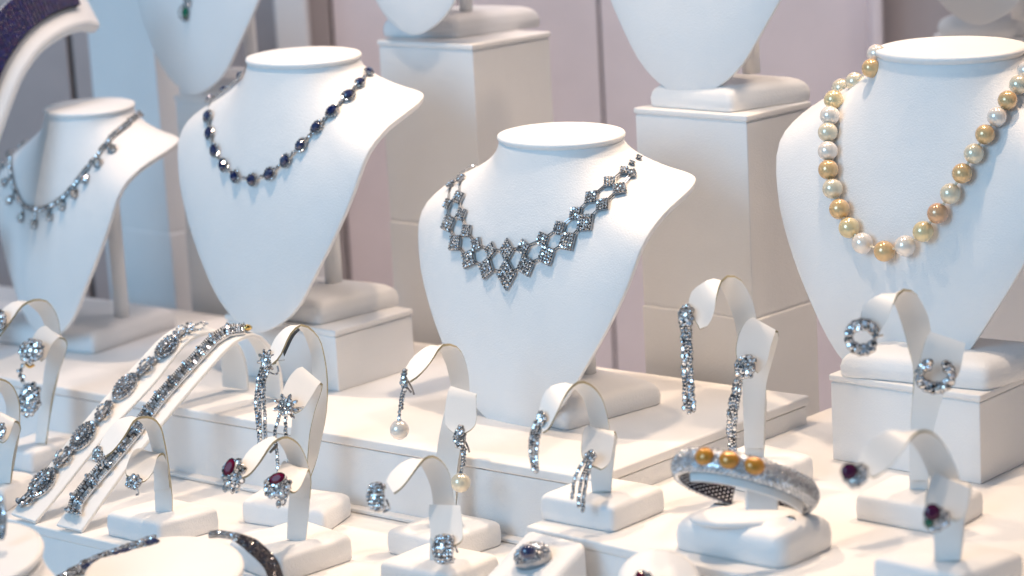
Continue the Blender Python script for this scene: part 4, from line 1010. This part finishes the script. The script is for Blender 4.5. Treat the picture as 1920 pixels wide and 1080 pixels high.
# collar round the neck of the bottom bust
pts = [(100, 1098), (125, 1082), (155, 1064), (195, 1046), (240, 1030), (290, 1013)]
pc = D(200, 1045, 1.74)
t = thing('sapphire_collar', 'rigid silver collar set with blue baguettes, dark on its right side', 'necklace', at0(pc))
def dd_(x_, y_): return D(x_, y_, 1.735 + .00035 * (1060 - y_))
Q = cr2(pts, 40); m = MB()
for i, q in enumerate(Q):
    for o_ in (-7, 0, 7):
        p = dd_(q.x + o_ * .35, q.y + o_) + TOCAM * .001; blue = (i // 6) % 2 == 0 and o_ == 0
        m.gem(p, jit((TOCAM * .6 + Vector((-.3, 0, 1))).normalized(), .3), .0026 if not blue else .0040, .0020, t=RT - UP * .4, mi=2 if blue else 0, seat=1)
m.tube([dd_(q.x, q.y) + Vector((0, 0, -.001)) - TOCAM * .002 for q in Q], .0034, 8, 1)
build('silver_side', m, [DIAM, SILVER, SAPH], t)
pts = [(395, 1002), (412, 1001), (425, 1003), (440, 1006), (468, 1020), (492, 1040), (510, 1062), (520, 1095)]
Q = cr2(pts, 54); m = MB()
for i, q in enumerate(Q):
    wv = 3 + 7.5 * min(1, max(0, (i - 12) / 14)); n_ = 6
    for o_ in range(n_):
        f_ = (o_ / (n_ - 1) - .5) * 2 * wv; tg = (Q[min(i + 1, 53)] - Q[max(i - 1, 0)]).normalized()
        p = dd_(q.x - tg.y * f_, q.y + tg.x * f_)
        m.gem(p + TOCAM * (.002 * (1 - abs(f_) / (wv + 1))), jit((TOCAM + Vector((0, 0, .5))).normalized(), .25), .0017, .0013, mi=0 if i > 16 else 2, seat=1)
m.tube([dd_(q.x, q.y) - TOCAM * .003 for q in Q], [.001 + .0022 * min(1, max(0, (i - 14) / 18)) for i in range(54)], 8, 1)
build('dark_side', m, [BLACKST, BLACKST, DIAM], t)
# diamonds on the corner bust
pc = D(0, 975, 1.66)
t = thing('corner_necklace', 'diamond necklace edge on the corner bust at the far left', 'necklace', at0(pc))
m = MB(); 
for dx_ in (-14, -7, 0, 5): strand(m, [(dx_ - 4, 935), (dx_ + 2, 960), (dx_ + 4, 985), (dx_, 1008)], 1.655, 4.2, step=6)
build('diamond_rows', m, JD, t)

# ---------------------------------------------------------------- blue bracelet on the curved stand, upper left
Ya = 2.36
near = [(-60, 420), (-25, 330), (0, 262), (22, 200), (45, 145), (78, 98), (118, 68), (160, 53), (184, 60)]
far = [(-150, 330), (-110, 240), (-80, 160), (-50, 90), (-20, 40), (20, 0), (70, -22), (118, -25), (150, 0)]
a = [D(p.x, p.y, Ya + .0006 * (p.x)) for p in cr2(near, 40)]; b = [D(p.x, p.y, Ya + .06 + .0006 * p.x) for p in cr2(far, 40)]
c = P(60, 600, ZS)
t = thing('curved_bracelet_stand', 'tall curved white stand in the top left corner wearing a dark blue band', 'bracelet stand', at0(D(-20, 500, Ya)))
m = MB(); ribbon(m, a, b, .016, rnd=False); o = weld(build('curved_form', m, [LEATHER, LEATHER], t))
q = o.modifiers.new('soft_edge', 'BEVEL'); q.width = .006; q.segments = 4; q.limit_method = 'ANGLE'; q.angle_limit = R(40)
m = MB(); lo = D(-90, 420, Ya + .05); m.tube([Vector((lo.x, lo.y, ZL)), Vector((lo.x, lo.y, lo.z))], .014, 20); build('post', m, LEATHER, t, smooth=True)
t = thing('blue_stone_band', 'dark blue sapphire pave band wrapped over the curved white stand', 'bracelet', at0(a[20]))
m = MB(); aa = []; bb = []
for i in range(40):
    u_ = (a[min(i + 1, 39)] - a[max(i - 1, 0)]).cross(b[i] - a[i]).normalized()
    if u_.z < 0: u_ = -u_
    aa.append(a[i].lerp(b[i], .36) + u_ * .0115); bb.append(a[i].lerp(b[i], .92) + u_ * .0115)
ribbon(m, aa[:37], bb[:37], .004, rnd=False); weld(build('band', m, [DARK, DARK], t))
m = MB()
for i in range(0, 37):
    for s_ in (0, .5):
        if i == 36 and s_: continue
        p0_, p1_ = aa[i].lerp(aa[min(i + 1, 36)], s_), bb[i].lerp(bb[min(i + 1, 36)], s_)
        u_ = (aa[min(i + 1, 36)] - aa[max(i - 1, 0)]).cross(bb[i] - aa[i]).normalized()
        if u_.z < 0: u_ = -u_
        for j in range(22): m.gem(p0_.lerp(p1_, (j + .5) / 22) + u_ * .0022, jit(u_, .15), .0022, mi=0, seat=None, n8=6)
build('blue_stones', m, [BLUEB], t)
